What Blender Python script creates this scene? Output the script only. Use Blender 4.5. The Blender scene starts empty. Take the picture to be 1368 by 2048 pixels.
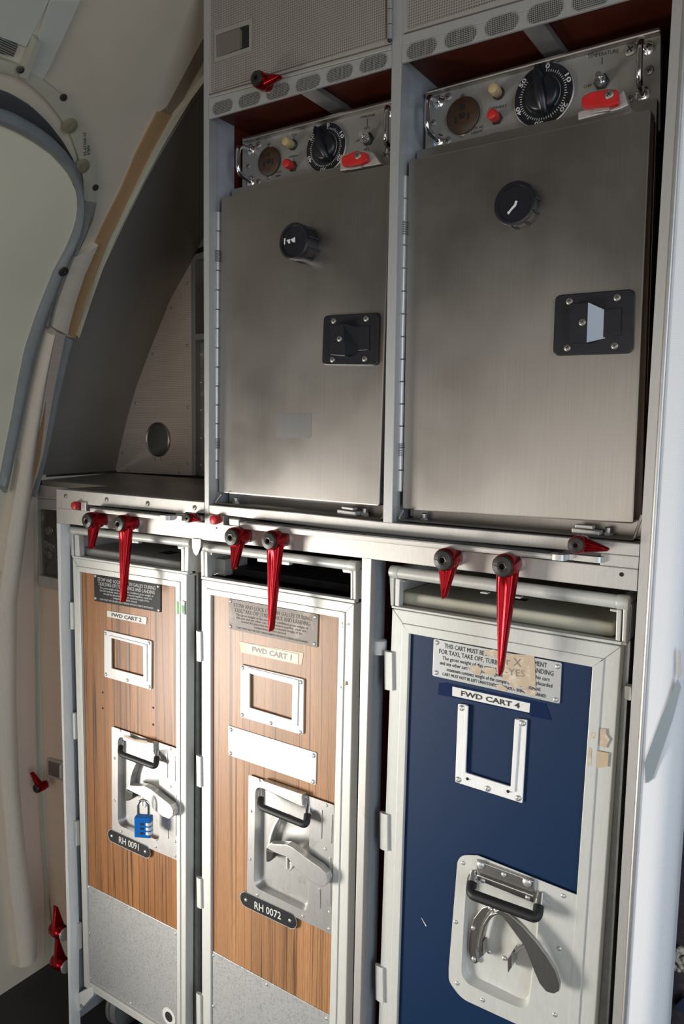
import bpy, bmesh, math, random
from mathutils import Vector, Matrix
random.seed(7)
col = bpy.context.scene.collection
sc = bpy.context.scene
PI = math.pi
# ---------------------------------------------------------------- camera
CZ = 1.25                      # eye height above the cabin floor; the galley front is the plane y = 0
CAM = Vector((0, -0.9, CZ))
yaw, pitch, roll, FPX = -0.58320986, 0.10568843, 0.0168425, 1519.33
FW = Vector((math.sin(yaw)*math.cos(pitch), math.cos(yaw)*math.cos(pitch), -math.sin(pitch)))
r0 = Vector((math.cos(yaw), -math.sin(yaw), 0)); u0 = r0.cross(FW)
RT = r0*math.cos(roll) + u0*math.sin(roll); UP = RT.cross(FW)
cd = bpy.data.cameras.new('camera'); cam = bpy.data.objects.new('camera', cd); col.objects.link(cam)
m3 = Matrix((RT, UP, -FW)).transposed()
cam.matrix_world = Matrix.Translation(CAM) @ m3.to_4x4()
cd.sensor_fit = 'VERTICAL'; cd.sensor_height = 36; cd.sensor_width = 24
cd.lens = FPX/2048*36; cd.clip_start = 0.02
sc.camera = cam
# ---------------------------------------------------------------- world and lights
sc.view_settings.view_transform = 'Standard'; sc.view_settings.look = 'None'
sc.view_settings.gamma = 1; sc.view_settings.exposure = 0.0
w = bpy.data.worlds.new('world'); sc.world = w; w.use_nodes = True
w.node_tree.nodes['Background'].inputs[0].default_value = (0.80, 0.76, 0.70, 1)
w.node_tree.nodes['Background'].inputs[1].default_value = 0.12
def area(name, loc, target, sx, sy, power, colr):
    l = bpy.data.lights.new(name, 'AREA'); l.shape = 'RECTANGLE'; l.size = sx; l.size_y = sy
    l.energy = power; l.color = colr
    o = bpy.data.objects.new(name, l); col.objects.link(o); o.location = loc
    o.rotation_euler = (Vector(target)-Vector(loc)).to_track_quat('-Z', 'Y').to_euler()
    return o
k = area('daylight_front_door', (-1.95, -1.22, 0.42), (-0.70, 0, 0.64), 0.50, 0.62, 6.6, (1.0, 0.955, 0.89)); k.data.spread = math.radians(64)
k = area('daylight_right_door', (1.2, -1.15, 1.05), (-0.4, 0, 0.72), 0.8, 1.7, 8.5, (0.74, 0.86, 1.0)); k.data.spread = math.radians(120)
area('cabin_ambient', (-0.3, -2.6, 0.85), (-0.9, 0, 1.0), 2.2, 1.2, 12, (1.0, 0.93, 0.84))

# ---------------------------------------------------------------- pixel to place
def ray(u, v): return FW*FPX + RT*(u-684) - UP*(v-1024)
def P(u, v, Y=0.0):
    d = ray(u, v); return CAM + d*((Y-CAM.y)/d.y)
def PXx(u, v, X):
    d = ray(u, v); return CAM + d*((X-CAM.x)/d.x)
def PZz(u, v, Z):
    d = ray(u, v); return CAM + d*((Z-CAM.z)/d.z)
def Q(p, Y):
    """a corner given as pixel (u, v) on plane Y, or as ('m', x, z)"""
    if isinstance(p, Vector): return p.copy()
    if p[0] == 'm': return Vector((p[1], Y, p[2]))
    return P(p[0], p[1], Y)
# fuselage side curve, at the near edge of the steel liner
NEAR = [P(u, v, .13) for u, v in [(78,950),(92,880),(112,792),(140,700),(170,617),(205,540),(250,444),(300,345),(350,260),(407,172)]]
cur = [(p.z, p.x) for p in NEAR]
z9, x9 = cur[-1]; z8, x8 = cur[-2]
ang = math.atan2(z9-z8, x9-x8)
for k in range(14):
    ang -= 0.055; x9 += .07*math.cos(ang); z9 += .07*math.sin(ang)
    cur.append((z9, x9))
low = [(0.0, -1.47), (0.25, -1.50), (0.5, -1.515), (0.75, -1.51), (1.0, -1.485)]
cur = low + cur
def gx(z):
    if z <= cur[0][0]: return cur[0][1]
    for (a, xa), (b, xb) in zip(cur, cur[1:]):
        if z <= b: return xa + (xb-xa)*(z-a)/max(1e-9, b-a)
    return cur[-1][1] + 1.0*(z-cur[-1][0])*3
def gn(z):
    e = .02; t = Vector((gx(z+e)-gx(z-e), 0, 2*e)).normalized()
    return Vector((t.z, 0, -t.x))
def S(u, v, h=0.0):
    """pixel to the curved fuselage side, lifted h into the cabin"""
    d = ray(u, v).normalized(); lo, hi = 0.3, 4.0; t = lo
    while t < hi:
        p = CAM + d*t
        if p.x < gx(p.z): break
        t += .02
    a, b = t-.02, t
    for _ in range(20):
        m = (a+b)/2; p = CAM + d*m
        if p.x < gx(p.z): b = m
        else: a = m
    p = CAM + d*b
    return p + gn(p.z)*h
# ---------------------------------------------------------------- materials
def mat(name, base, rough=.5, metal=0.0, noise=None, bump=None, vary=0.0, spec=None, emit=None):
    """noise=(sx,sy,sz) stretches a fine noise that varies colour by `vary` and bumps by `bump`"""
    m = bpy.data.materials.new(name); m.use_nodes = True; nt = m.node_tree; b = nt.nodes['Principled BSDF']
    b.inputs['Base Color'].default_value = (*base, 1); b.inputs['Roughness'].default_value = rough
    b.inputs['Metallic'].default_value = metal
    if spec is not None: b.inputs['Specular IOR Level'].default_value = spec
    tc = nt.nodes.new('ShaderNodeTexCoord'); mp = nt.nodes.new('ShaderNodeMapping'); nz = nt.nodes.new('ShaderNodeTexNoise')
    nt.links.new(tc.outputs['Object'], mp.inputs[0]); nt.links.new(mp.outputs[0], nz.inputs['Vector'])
    mp.inputs['Scale'].default_value = noise or (40, 40, 40); nz.inputs['Scale'].default_value = 1; nz.inputs['Detail'].default_value = 4
    rp = nt.nodes.new('ShaderNodeValToRGB'); k = vary
    rp.color_ramp.elements[0].position = .3; rp.color_ramp.elements[1].position = .7
    rp.color_ramp.elements[0].color = (*[c*(1-k) for c in base], 1); rp.color_ramp.elements[1].color = (*[min(1, c*(1+k)) for c in base], 1)
    nt.links.new(nz.outputs[0], rp.inputs[0]); nt.links.new(rp.outputs[0], b.inputs['Base Color'])
    if bump:
        bp = nt.nodes.new('ShaderNodeBump'); bp.inputs['Strength'].default_value = bump; bp.inputs['Distance'].default_value = .001
        nt.links.new(nz.outputs[0], bp.inputs['Height']); nt.links.new(bp.outputs[0], b.inputs['Normal'])
    return m
def nn(nt, t, **k):
    n = nt.nodes.new(t)
    for a, v in k.items(): setattr(n, a, v)
    return n
def steel_mat(name, base, rough=.33, cloud=.16, metal=1.0):
    """brushed stainless: fine vertical grain, cloudy smears that change the gloss"""
    m = mat(name, base, rough, metal, (900, 900, 8), .10, .05); nt = m.node_tree; b = nt.nodes['Principled BSDF']
    b.inputs['Anisotropic'].default_value = .4
    nz = nn(nt, 'ShaderNodeTexNoise'); nz.inputs['Scale'].default_value = 6; nz.inputs['Detail'].default_value = 5
    tc = nn(nt, 'ShaderNodeTexCoord'); nt.links.new(tc.outputs['Object'], nz.inputs['Vector'])
    mr = nn(nt, 'ShaderNodeMapRange'); mr.inputs[1].default_value = .3; mr.inputs[2].default_value = .7
    mr.inputs[3].default_value = rough-cloud*.5; mr.inputs[4].default_value = rough+cloud*.5
    nt.links.new(nz.outputs[0], mr.inputs[0]); nt.links.new(mr.outputs[0], b.inputs['Roughness'])
    return m
def worn_mat(name, base, dirt, rough=.5, metal=0., scale=60, amt=.62, stretch=(1,1,.25)):
    """painted or anodised metal with dark chips and grime"""
    m = mat(name, base, rough, metal, (300, 300, 60), .08, .04); nt = m.node_tree; b = nt.nodes['Principled BSDF']
    src = b.inputs['Base Color'].links[0].from_socket
    tc = nn(nt, 'ShaderNodeTexCoord'); mp = nn(nt, 'ShaderNodeMapping'); mp.inputs['Scale'].default_value = stretch
    nz = nn(nt, 'ShaderNodeTexNoise'); nz.inputs['Scale'].default_value = scale; nz.inputs['Detail'].default_value = 8; nz.inputs['Roughness'].default_value = .7
    nt.links.new(tc.outputs['Object'], mp.inputs[0]); nt.links.new(mp.outputs[0], nz.inputs['Vector'])
    rp = nn(nt, 'ShaderNodeValToRGB'); rp.color_ramp.elements[0].position = amt; rp.color_ramp.elements[1].position = amt+.14
    mx = nn(nt, 'ShaderNodeMix', data_type='RGBA'); nt.links.new(nz.outputs[0], rp.inputs[0]); nt.links.new(rp.outputs[0], mx.inputs[0])
    nt.links.new(src, mx.inputs[6]); mx.inputs[7].default_value = (*dirt, 1); nt.links.new(mx.outputs[2], b.inputs['Base Color'])
    return m
def wood_mat(name, light, dark, seed, lines=1.0):
    m = bpy.data.materials.new(name); m.use_nodes = True; nt = m.node_tree; b = nt.nodes['Principled BSDF']
    b.inputs['Roughness'].default_value = .42
    tc = nn(nt, 'ShaderNodeTexCoord')
    def stripes(sx, sz, off, det):
        mp = nn(nt, 'ShaderNodeMapping'); mp.inputs['Scale'].default_value = (sx, 0, sz); mp.inputs['Location'].default_value = (off, off, 0)
        z = nn(nt, 'ShaderNodeTexNoise'); z.inputs['Scale'].default_value = 1; z.inputs['Detail'].default_value = det
        nt.links.new(tc.outputs['Object'], mp.inputs[0]); nt.links.new(mp.outputs[0], z.inputs['Vector']); return z
    a = stripes(150, .9, seed, 1.5); c = stripes(30, .7, seed+9, 3); d = stripes(900, 40, seed+4, 3); g_ = stripes(45, 1.6, seed+20, 1)
    sb = nn(nt, 'ShaderNodeMath', operation='SUBTRACT'); sb.inputs[1].default_value = .5; nt.links.new(a.outputs[0], sb.inputs[0])
    ab = nn(nt, 'ShaderNodeMath', operation='ABSOLUTE'); nt.links.new(sb.outputs[0], ab.inputs[0])
    ln = nn(nt, 'ShaderNodeMapRange'); ln.inputs[1].default_value = .008; ln.inputs[2].default_value = .040; ln.inputs[3].default_value = 1; ln.inputs[4].default_value = 0
    nt.links.new(ab.outputs[0], ln.inputs[0])
    gm = nn(nt, 'ShaderNodeMapRange'); gm.inputs[1].default_value = .38; gm.inputs[2].default_value = .58; gm.inputs[3].default_value = .25*lines; gm.inputs[4].default_value = lines
    nt.links.new(g_.outputs[0], gm.inputs[0])
    lm = nn(nt, 'ShaderNodeMath', operation='MULTIPLY'); nt.links.new(ln.outputs[0], lm.inputs[0]); nt.links.new(gm.outputs[0], lm.inputs[1])
    r1 = nn(nt, 'ShaderNodeMix', data_type='RGBA'); nt.links.new(lm.outputs[0], r1.inputs[0]); r1.inputs[6].default_value = (*light, 1); r1.inputs[7].default_value = (*dark, 1)
    r2 = nn(nt, 'ShaderNodeMapRange'); r2.inputs[1].default_value = .3; r2.inputs[2].default_value = .7; r2.inputs[3].default_value = .72; r2.inputs[4].default_value = 1.2
    nt.links.new(c.outputs[0], r2.inputs[0])
    r3 = nn(nt, 'ShaderNodeMapRange'); r3.inputs[1].default_value = .25; r3.inputs[2].default_value = .75; r3.inputs[3].default_value = .78; r3.inputs[4].default_value = 1.16
    nt.links.new(d.outputs[0], r3.inputs[0])
    mm = nn(nt, 'ShaderNodeMath', operation='MULTIPLY'); nt.links.new(r2.outputs[0], mm.inputs[0]); nt.links.new(r3.outputs[0], mm.inputs[1])
    mx = nn(nt, 'ShaderNodeVectorMath', operation='SCALE'); nt.links.new(r1.outputs[2], mx.inputs[0]); nt.links.new(mm.outputs[0], mx.inputs['Scale'])
    nt.links.new(mx.outputs[0], b.inputs['Base Color'])
    return m
def dots_mat(name, base, hole, pitch, rough=.6, size=.3, bump=.5):
    """laminate with a regular grid of tiny dimples in the x-z plane"""
    m = bpy.data.materials.new(name); m.use_nodes = True; nt = m.node_tree; b = nt.nodes['Principled BSDF']
    b.inputs['Roughness'].default_value = rough
    tc = nn(nt, 'ShaderNodeTexCoord'); sp = nn(nt, 'ShaderNodeSeparateXYZ'); nt.links.new(tc.outputs['Object'], sp.inputs[0])
    def tri(sock):
        a = nn(nt, 'ShaderNodeMath', operation='MULTIPLY'); a.inputs[1].default_value = 2*PI/pitch; nt.links.new(sock, a.inputs[0])
        s = nn(nt, 'ShaderNodeMath', operation='SINE'); nt.links.new(a.outputs[0], s.inputs[0]); return s
    sx, sz = tri(sp.outputs[0]), tri(sp.outputs[2])
    ad = nn(nt, 'ShaderNodeMath', operation='ADD'); nt.links.new(sx.outputs[0], ad.inputs[0]); nt.links.new(sz.outputs[0], ad.inputs[1])
    rp = nn(nt, 'ShaderNodeMapRange'); rp.inputs[1].default_value = size; rp.inputs[2].default_value = size+1.0
    nt.links.new(ad.outputs[0], rp.inputs[0])
    mx = nn(nt, 'ShaderNodeMix', data_type='RGBA'); nt.links.new(rp.outputs[0], mx.inputs[0])
    mx.inputs[6].default_value = (*base, 1); mx.inputs[7].default_value = (*hole, 1); nt.links.new(mx.outputs[2], b.inputs['Base Color'])
    bp = nn(nt, 'ShaderNodeBump', invert=True); bp.inputs['Strength'].default_value = bump; bp.inputs['Distance'].default_value = .0004
    nt.links.new(rp.outputs[0], bp.inputs['Height']); nt.links.new(bp.outputs[0], b.inputs['Normal'])
    return m
M = {}
M['steel'] = steel_mat('brushed_stainless', (.40, .375, .35), .38)
M['steel_dark'] = steel_mat('dull_stainless', (.30, .29, .27), .42)
M['liner'] = steel_mat('dark_satin_liner', (.42, .40, .355), .55, .08, .45)
M['alu'] = worn_mat('satin_aluminium', (.56, .54, .51), (.34, .32, .29), .50, .6, 25, .60, (1, 1, .6))
M['alu_plain'] = mat('plain_aluminium', (.56, .55, .53), .42, .8, (60, 60, 60), .05, .06)
M['panel_alu'] = worn_mat('grey_control_plate', (.33, .32, .30), (.24, .23, .21), .48, .5, 40, .6, (1,1,1))
M['post'] = worn_mat('grey_painted_post', (.50, .50, .49), (.28, .25, .23), .42, .45, 35, .66)
M['cart_alu'] = worn_mat('worn_cart_aluminium', (.66, .66, .62), (.20, .18, .16), .45, .25, 70, .68)
M['cart_grey'] = worn_mat('pale_grey_cart_paint', (.60, .60, .56), (.36, .35, .32), .42, .15, 50, .72)
M['cart_side'] = mat('cart_side_metal', (.33, .34, .34), .4, .8, (60, 60, 60), .05, .12)
M['dish'] = worn_mat('pressed_aluminium', (.63, .62, .60), (.42, .40, .37), .32, .75, 30, .58, (1, 1, 1))
M['grey_skylit'] = mat('grey_sleeve_sky_tint', (.45, .47, .50), .45, .3, (60, 60, 60), .03, .05)  # grey side sheets, with the blue skylight on them mixed into the colour
M['rust'] = mat('rust_red_lining', (.085, .014, .006), .5, 0, (30, 30, 30), .03, .15)
M['black'] = mat('black_plastic', (.012, .013, .018), .32, 0, (80, 80, 80), .05, .2)
M['rubber'] = mat('black_rubber', (.012, .012, .013), .55)
M['bakelite'] = mat('brown_bakelite', (.055, .028, .014), .45, 0, (60, 60, 60), .05, .3)
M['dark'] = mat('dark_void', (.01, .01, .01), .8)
M['red'] = mat('red_anodised', (.30, .005, .010), .22, .85)
M['red_plastic'] = mat('red_plastic', (.55, .02, .02), .35, 0, (50, 50, 50), .05, .1)
M['red_matt'] = mat('red_painted_cap', (.52, .02, .03), .4, .1)
M['amber'] = mat('cream_lens', (.50, .38, .20), .35)
M['chrome'] = mat('chrome', (.72, .72, .74), .14, 1.0)
M['bolt'] = mat('gunmetal_bolt', (.045, .042, .038), .38, .5)
M['screw'] = mat('screw_metal', (.33, .31, .28), .42, .8)
M['rivet'] = mat('rivet_metal', (.66, .65, .62), .35, .7)
M['wood1'] = wood_mat('teak_laminate_faded', (.37, .185, .080), (.10, .04, .018), 3.1, .85)
M['wood2'] = wood_mat('teak_laminate', (.35, .145, .040), (.045, .016, .006), 7.7, 1.0)
M['blue'] = mat('navy_laminate', (.002, .020, .066), .5, 0, (900, 900, 900), .06, .1, spec=.3)
M['galv'] = worn_mat('speckled_sheet', (.56, .56, .55), (.36, .36, .36), .40, .45, 330, .50, (1, 1, 1))
M['white'] = worn_mat('white_painted_plate', (.82, .82, .80), (.45, .43, .38), .42, 0, 18, .74, (1, 1, 1))
M['paper'] = mat('white_label', (.74, .73, .69), .5, 0, (90, 90, 90), .02, .04)
M['paper_faded'] = mat('faded_label', (.74, .66, .55), .5, 0, (60, 60, 60), .02, .07)
M['tape_old'] = mat('yellowed_tape', (.62, .46, .31), .45, 0, (50, 50, 50), .02, .12)
M['ink'] = mat('black_ink', (.015, .015, .015), .55)
M['ink_faded'] = mat('faded_grey_ink', (.33, .30, .27), .55)
M['ink_engraved'] = mat('engraved_brown_ink', (.13, .10, .08), .55)
M['ink_white'] = mat('white_ink', (.62, .61, .58), .5)
M['plac_black'] = mat('black_placard', (.018, .018, .02), .5, 0, (60, 60, 60), .02, .2, spec=.2)
M['plac_brown'] = worn_mat('brown_worn_placard', (.20, .165, .14), (.36, .31, .26), .5, .0, 25, .52, (1, 1, 1))
M['plac_alu'] = mat('grey_placard', (.50, .51, .50), .38, .35, (40, 40, 40), .02, .05)
M['residue'] = worn_mat('torn_tape_residue', (.52, .40, .27), (.66, .60, .50), .6, 0, 60, .5, (1, 1, 1))
M['bluetape'] = mat('dark_blue_tape', (.006, .018, .07), .22)
M['laminate'] = dots_mat('beige_dimpled_laminate', (.34, .30, .27), (.12, .095, .08), .0033)
M['laminate_pink'] = dots_mat('pinkish_perforated_panel', (.84, .72, .64), (.52, .43, .37), .0042, size=.2)
M['panel_pink'] = mat('pinkish_vinyl', (.72, .57, .47), .55, 0, (10, 10, 400), .03, .04)
M['cream'] = mat('cream_wall_vinyl', (.66, .585, .465), .6, 0, (9, 9, 9), .1, .05)
M['door_cream'] = mat('greenish_cream_paint', (.84, .79, .62), .5, 0, (6, 6, 6), .03, .03)
M['pale_green'] = mat('pale_green_grey_paint', (.60, .61, .54), .5, 0, (8, 8, 8), .02, .03)
M['frame_cream'] = worn_mat('cream_frame_paint', (.50, .48, .38), (.22, .19, .13), .5, 0, 22, .68, (1, 1, 1))
M['fabric'] = worn_mat('dirty_cream_fabric', (.72, .63, .52), (.34, .25, .15), .8, 0, 14, .62, (1, 1, .4))
M['tan'] = worn_mat('tan_tape', (.46, .28, .14), (.36, .20, .08), .55, 0, 20, .7, (1, 1, 1))
M['tan_speck'] = worn_mat('speckled_brown_strip', (.26, .21, .15), (.12, .10, .08), .6, 0, 120, .62, (1, 1, 1))
M['seal'] = mat('grey_door_seal', (.24, .26, .265), .38, 0, (40, 40, 40), .03, .08)
M['seal_dark'] = mat('dark_grey_seal', (.055, .06, .065), .5)
M['scratched'] = worn_mat('scratched_grey_plate', (.16, .15, .13), (.42, .40, .37), .32, .9, 32, .56, (1, 1, 1))
M['white_panel'] = dots_mat('white_ribbed_laminate', (.86, .87, .89), (.78, .80, .84), .0019, .45, size=.0, bump=.15)
M['ducttape'] = mat('silver_grey_tape', (.30, .36, .40), .35, .3)
M['tray_grey'] = mat('grey_plastic_tray', (.42, .42, .39), .5, 0, (30, 30, 30), .02, .05)
M['tray_beige'] = mat('beige_plastic_tray', (.50, .48, .38), .5, 0, (30, 30, 30), .02, .05)
M['floor'] = worn_mat('dark_dirty_floor', (.022, .022, .026), (.10, .085, .065), .5, 0, 9, .60, (1, 1, 1))
M['padlock'] = mat('blue_anodised', (.01, .17, .62), .3, .35)
M['green'] = mat('green_plastic', (.02, .30, .16), .45)
M['green_print'] = mat('green_print', (.08, .42, .12), .5)
M['wheel'] = mat('grey_wheel', (.16, .16, .155), .5)
M['textile'] = worn_mat('dark_plum_textile', (.035, .026, .030), (.06, .05, .06), .9, 0, 60, .5, (1, 1, 1))
M['fleece'] = mat('frayed_cream_fleece', (.50, .45, .36), .9, 0, (200, 200, 200), 1.0, .4)
M['navy_textile'] = mat('navy_textile', (.02, .03, .06), .9)
M['cabin'] = mat('cabin_beige', (.26, .24, .21), .7)
M['mesh'] = dots_mat('fine_wire_mesh', (.30, .29, .27), (.03, .03, .03), .0022, .4, size=-.5)
M['foam'] = worn_mat('grey_insulation', (.26, .25, .23), (.42, .40, .36), .8, 0, 30, .5, (1, 1, 1))

# ---------------------------------------------------------------- object helpers
ORG = {}
def org(p): return ORG[p.name] if p is not None else Vector((0, 0, 0))
def thing(name, label, cat, loc, group=None, kind=None):
    o = bpy.data.objects.new(name, None); col.objects.link(o); o.location = loc; o.empty_display_size = .02
    ORG[o.name] = Vector(loc)
    o['label'] = label; o['category'] = cat
    if group: o['group'] = group
    if kind: o['kind'] = kind
    return o
def struct(o): o['kind'] = 'structure'; return o
def tag(o, label, cat, group=None):
    o['label'] = label; o['category'] = cat
    if group: o['group'] = group
    return o
def build(name, verts, faces, m, parent=None, bevel=0, smooth=False, seg=2, lim=30, origin=None):
    """verts in world metres; the mesh is stored relative to its thing's base"""
    o0 = org(parent) if parent is not None else (origin if origin is not None else Vector((0,0,0)))
    bm = bmesh.new()
    vs = [bm.verts.new(Vector(v)-o0) for v in verts]
    for f in faces:
        try: bm.faces.new([vs[i] for i in f])
        except ValueError: pass
    bmesh.ops.remove_doubles(bm, verts=bm.verts, dist=1e-6)
    bmesh.ops.recalc_face_normals(bm, faces=bm.faces)
    if bevel:
        es = [e for e in bm.edges if len(e.link_faces) == 2 and e.calc_face_angle(0) > math.radians(lim)]
        bmesh.ops.bevel(bm, geom=es, offset=bevel, segments=seg, affect='EDGES', profile=.6, clamp_overlap=True)
    if smooth:
        for f in bm.faces: f.smooth = True
        for e in bm.edges:
            if len(e.link_faces) == 2 and e.calc_face_angle(0) > math.radians(42): e.smooth = False
    me = bpy.data.meshes.new(name); bm.to_mesh(me); bm.free(); me.materials.append(m)
    o = bpy.data.objects.new(name, me); col.objects.link(o)
    if parent is not None: o.parent = parent
    else: o.location = o0
    ORG[o.name] = o0
    return o
def join(*parts):
    V, F = [], []
    for v, f in parts:
        n = len(V); V += list(v); F += [tuple(i+n for i in q) for q in f]
    return V, F
def boxg(x0, x1, y0, y1, z0, z1):
    v = [(x, y, z) for x in (x0, x1) for y in (y0, y1) for z in (z0, z1)]
    return v, [(0,1,3,2),(4,6,7,5),(0,4,5,1),(2,3,7,6),(0,2,6,4),(1,5,7,3)]
def box(name, x0, x1, y0, y1, z0, z1, m, parent=None, bevel=0, **k):
    return build(name, *boxg(x0, x1, y0, y1, z0, z1), m, parent, bevel, **k)
def rounded(pts, r, seg=5):
    """round the corners of a planar loop of Vectors"""
    if not r: return [Vector(p) for p in pts]
    out = []; n = len(pts)
    rs = r if isinstance(r, (list, tuple)) else [r]*n
    for i in range(n):
        a, b, c = Vector(pts[i-1]), Vector(pts[i]), Vector(pts[(i+1) % n])
        d1, d2 = (a-b), (c-b); l1, l2 = d1.length, d2.length; d1.normalize(); d2.normalize()
        th = d1.angle(d2); t = min(rs[i]/math.tan(th/2), l1*.49, l2*.49)
        p, q = b+d1*t, b+d2*t
        for k in range(seg+1):
            s = k/seg; out.append(p*(1-s)**2 + b*2*s*(1-s) + q*s*s)
    return out
def slabg(loop, t, taper=0):
    n = len(loop); back = [Vector(p)+Vector((0, t, 0)) for p in loop]
    return list(loop)+back, [tuple(range(n)), tuple(range(2*n-1, n-1, -1))] + [(i, (i+1) % n, n+(i+1) % n, n+i) for i in range(n)]
def slab(name, px, Y, t, m, parent=None, r=0, bevel=0, **k):
    """pixel outline on plane Y (its front), t metres thick going back"""
    return build(name, *slabg(rounded([Q(p, Y) for p in px], r), t), m, parent, bevel, **k)
def ringg(out, inn, t):
    n = len(out); V = list(out)+list(inn)+[p+Vector((0, t, 0)) for p in out]+[p+Vector((0, t, 0)) for p in inn]; F = []
    for i in range(n):
        j = (i+1) % n
        F += [(i, j, n+j, n+i), (2*n+i, 3*n+i, 3*n+j, 2*n+j), (i, 2*n+i, 2*n+j, j), (n+i, n+j, 3*n+j, 3*n+i)]
    return V, F
def ring(name, po, pi, Y, t, m, parent=None, ro=0, ri=0, bevel=0, **k):
    a = rounded([Q(p, Y) for p in po], ro or 1e-5); b = rounded([Q(p, Y) for p in pi], ri or 1e-5)
    return build(name, *ringg(a, b, t), m, parent, bevel, **k)
def latheg(c, prof, n=32, axis='Y', cap=True):
    """prof = [(radius, position along axis)], c = centre on the axis"""
    V, F = [], []; c = Vector(c)
    for r, h in prof:
        for i in range(n):
            a = 2*PI*i/n
            if axis == 'Y': V.append((c.x+r*math.cos(a), h, c.z+r*math.sin(a)))
            elif axis == 'X': V.append((h, c.y+r*math.cos(a), c.z+r*math.sin(a)))
            else: V.append((c.x+r*math.cos(a), c.y+r*math.sin(a), h))
    for k in range(len(prof)-1):
        for i in range(n):
            j = (i+1) % n; F.append((k*n+i, k*n+j, (k+1)*n+j, (k+1)*n+i))
    if cap: F += [tuple(range(n)), tuple(range(len(V)-1, len(V)-n-1, -1))]
    return V, F
def lathe(name, c, prof, m, parent=None, n=32, axis='Y', smooth=True, **k):
    return build(name, *latheg(c, prof, n, axis), m, parent, smooth=smooth, **k)
def tubeg(pts, r, n=10, sub=0):
    pts = [Vector(p) for p in pts]
    if sub:
        out = [pts[0]]
        for i in range(1, len(pts)-1):
            a, b, c = pts[i-1], pts[i], pts[i+1]
            t = min(sub, (a-b).length*.49, (c-b).length*.49); p, q = b+(a-b).normalized()*t, b+(c-b).normalized()*t
            for k in range(7):
                s = k/6; out.append(p*(1-s)**2+b*2*s*(1-s)+q*s*s)
        pts = out+[pts[-1]]
    V, F = [], []; N = len(pts); up = None
    for i, p in enumerate(pts):
        d = (pts[min(i+1, N-1)]-pts[max(i-1, 0)]).normalized()
        if up is None: up = Vector((0, 0, 1)) if abs(d.z) < .9 else Vector((1, 0, 0))
        s = d.cross(up).normalized(); up = s.cross(d).normalized()
        rr = r(i/(N-1)) if callable(r) else r
        for k in range(n):
            a = 2*PI*k/n; V.append(p+s*math.cos(a)*rr+up*math.sin(a)*rr)
    for i in range(N-1):
        for k in range(n):
            j = (k+1) % n; F.append((i*n+k, i*n+j, (i+1)*n+j, (i+1)*n+k))
    F += [tuple(range(n)), tuple(range(len(V)-1, len(V)-n-1, -1))]
    return V, F
def tube(name, pts, r, m, parent=None, n=10, sub=0):
    return build(name, *tubeg(pts, r, n, sub), m, parent, smooth=True)
def resample(pl, n):
    pl = [Vector((a, b, 0)) for a, b in pl]; L = [0]
    for a, b in zip(pl, pl[1:]): L.append(L[-1]+(b-a).length)
    out = []
    for k in range(n):
        s = L[-1]*k/(n-1); i = 0
        while i < len(L)-2 and L[i+1] < s: i += 1
        f = (s-L[i])/max(1e-9, L[i+1]-L[i]); out.append(pl[i].lerp(pl[i+1], f))
    return [(p.x, p.y) for p in out]
def ribbon(name, left, right, h, m, parent=None, n=40, across=2, bulge=0, base=-.004):
    """strip lying on the fuselage side between two outlines, h proud of it"""
    A, B = resample(left, n), resample(right, n); V, F = [], []; w_ = across+3
    for (a, b), (c, d) in zip(A, B):
        V.append(S(a, b, base))
        for k in range(across+1):
            f = k/across; V.append(S(a+(c-a)*f, b+(d-b)*f, h+bulge*math.sin(PI*f)))
        V.append(S(c, d, base))
    for i in range(n-1):
        for k in range(w_-1): F.append((i*w_+k, i*w_+k+1, (i+1)*w_+k+1, (i+1)*w_+k))
        F.append((i*w_+w_-1, i*w_, (i+1)*w_, (i+1)*w_+w_-1))
    F += [tuple(range(w_)), tuple(range((n-1)*w_, n*w_))[::-1]]
    return build(name, V, F, m, parent, smooth=True)
_text_cache = {}
def text(name, lines, quad, Y, m, parent, spans=None, h=.0006, align='FIT', bold=0.0):
    """lettering as real thin geometry; each line is fitted into its own strip of the quad
       quad = pixel corners TL, TR, BR, BL; spans = (left, right, top, bottom) fractions per line"""
    TL, TR, BR, BL = [Q(p, Y) for p in quad]; V, F = [], []
    for i, s in enumerate(lines):
        if not s: continue
        l, r, t, b = spans[i] if spans else (0, 1, i/len(lines), (i+.75)/len(lines))
        cu = bpy.data.curves.new('t', 'FONT'); cu.body = s; cu.resolution_u = 2; cu.offset = bold
        ob = bpy.data.objects.new('t', cu); col.objects.link(ob)
        dg = bpy.context.evaluated_depsgraph_get(); me = ob.evaluated_get(dg).to_mesh()
        xs = [v.co.x for v in me.vertices]; x0, x1 = min(xs), max(xs); y0, y1 = 0.0, .70
        n0 = len(V)
        for v in me.vertices:
            fx = l+(r-l)*(v.co.x-x0)/(x1-x0); fy = t+(b-t)*(1-(v.co.y-y0)/(y1-y0))
            V.append(TL*(1-fx)*(1-fy)+TR*fx*(1-fy)+BR*fx*fy+BL*(1-fx)*fy)
        for p in me.polygons: F.append(tuple(n0+k for k in p.vertices))
        ob.evaluated_get(dg).to_mesh_clear(); bpy.data.objects.remove(ob); bpy.data.curves.remove(cu)
    o = build(name, V, F, m, parent)
    # give the letters a real thickness
    bm = bmesh.new(); bm.from_mesh(o.data)
    g = bmesh.ops.extrude_face_region(bm, geom=bm.faces[:])
    for e in g['geom']:
        if isinstance(e, bmesh.types.BMVert): e.co.y -= h
    bmesh.ops.recalc_face_normals(bm, faces=bm.faces); bm.to_mesh(o.data); bm.free()
    return o
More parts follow.
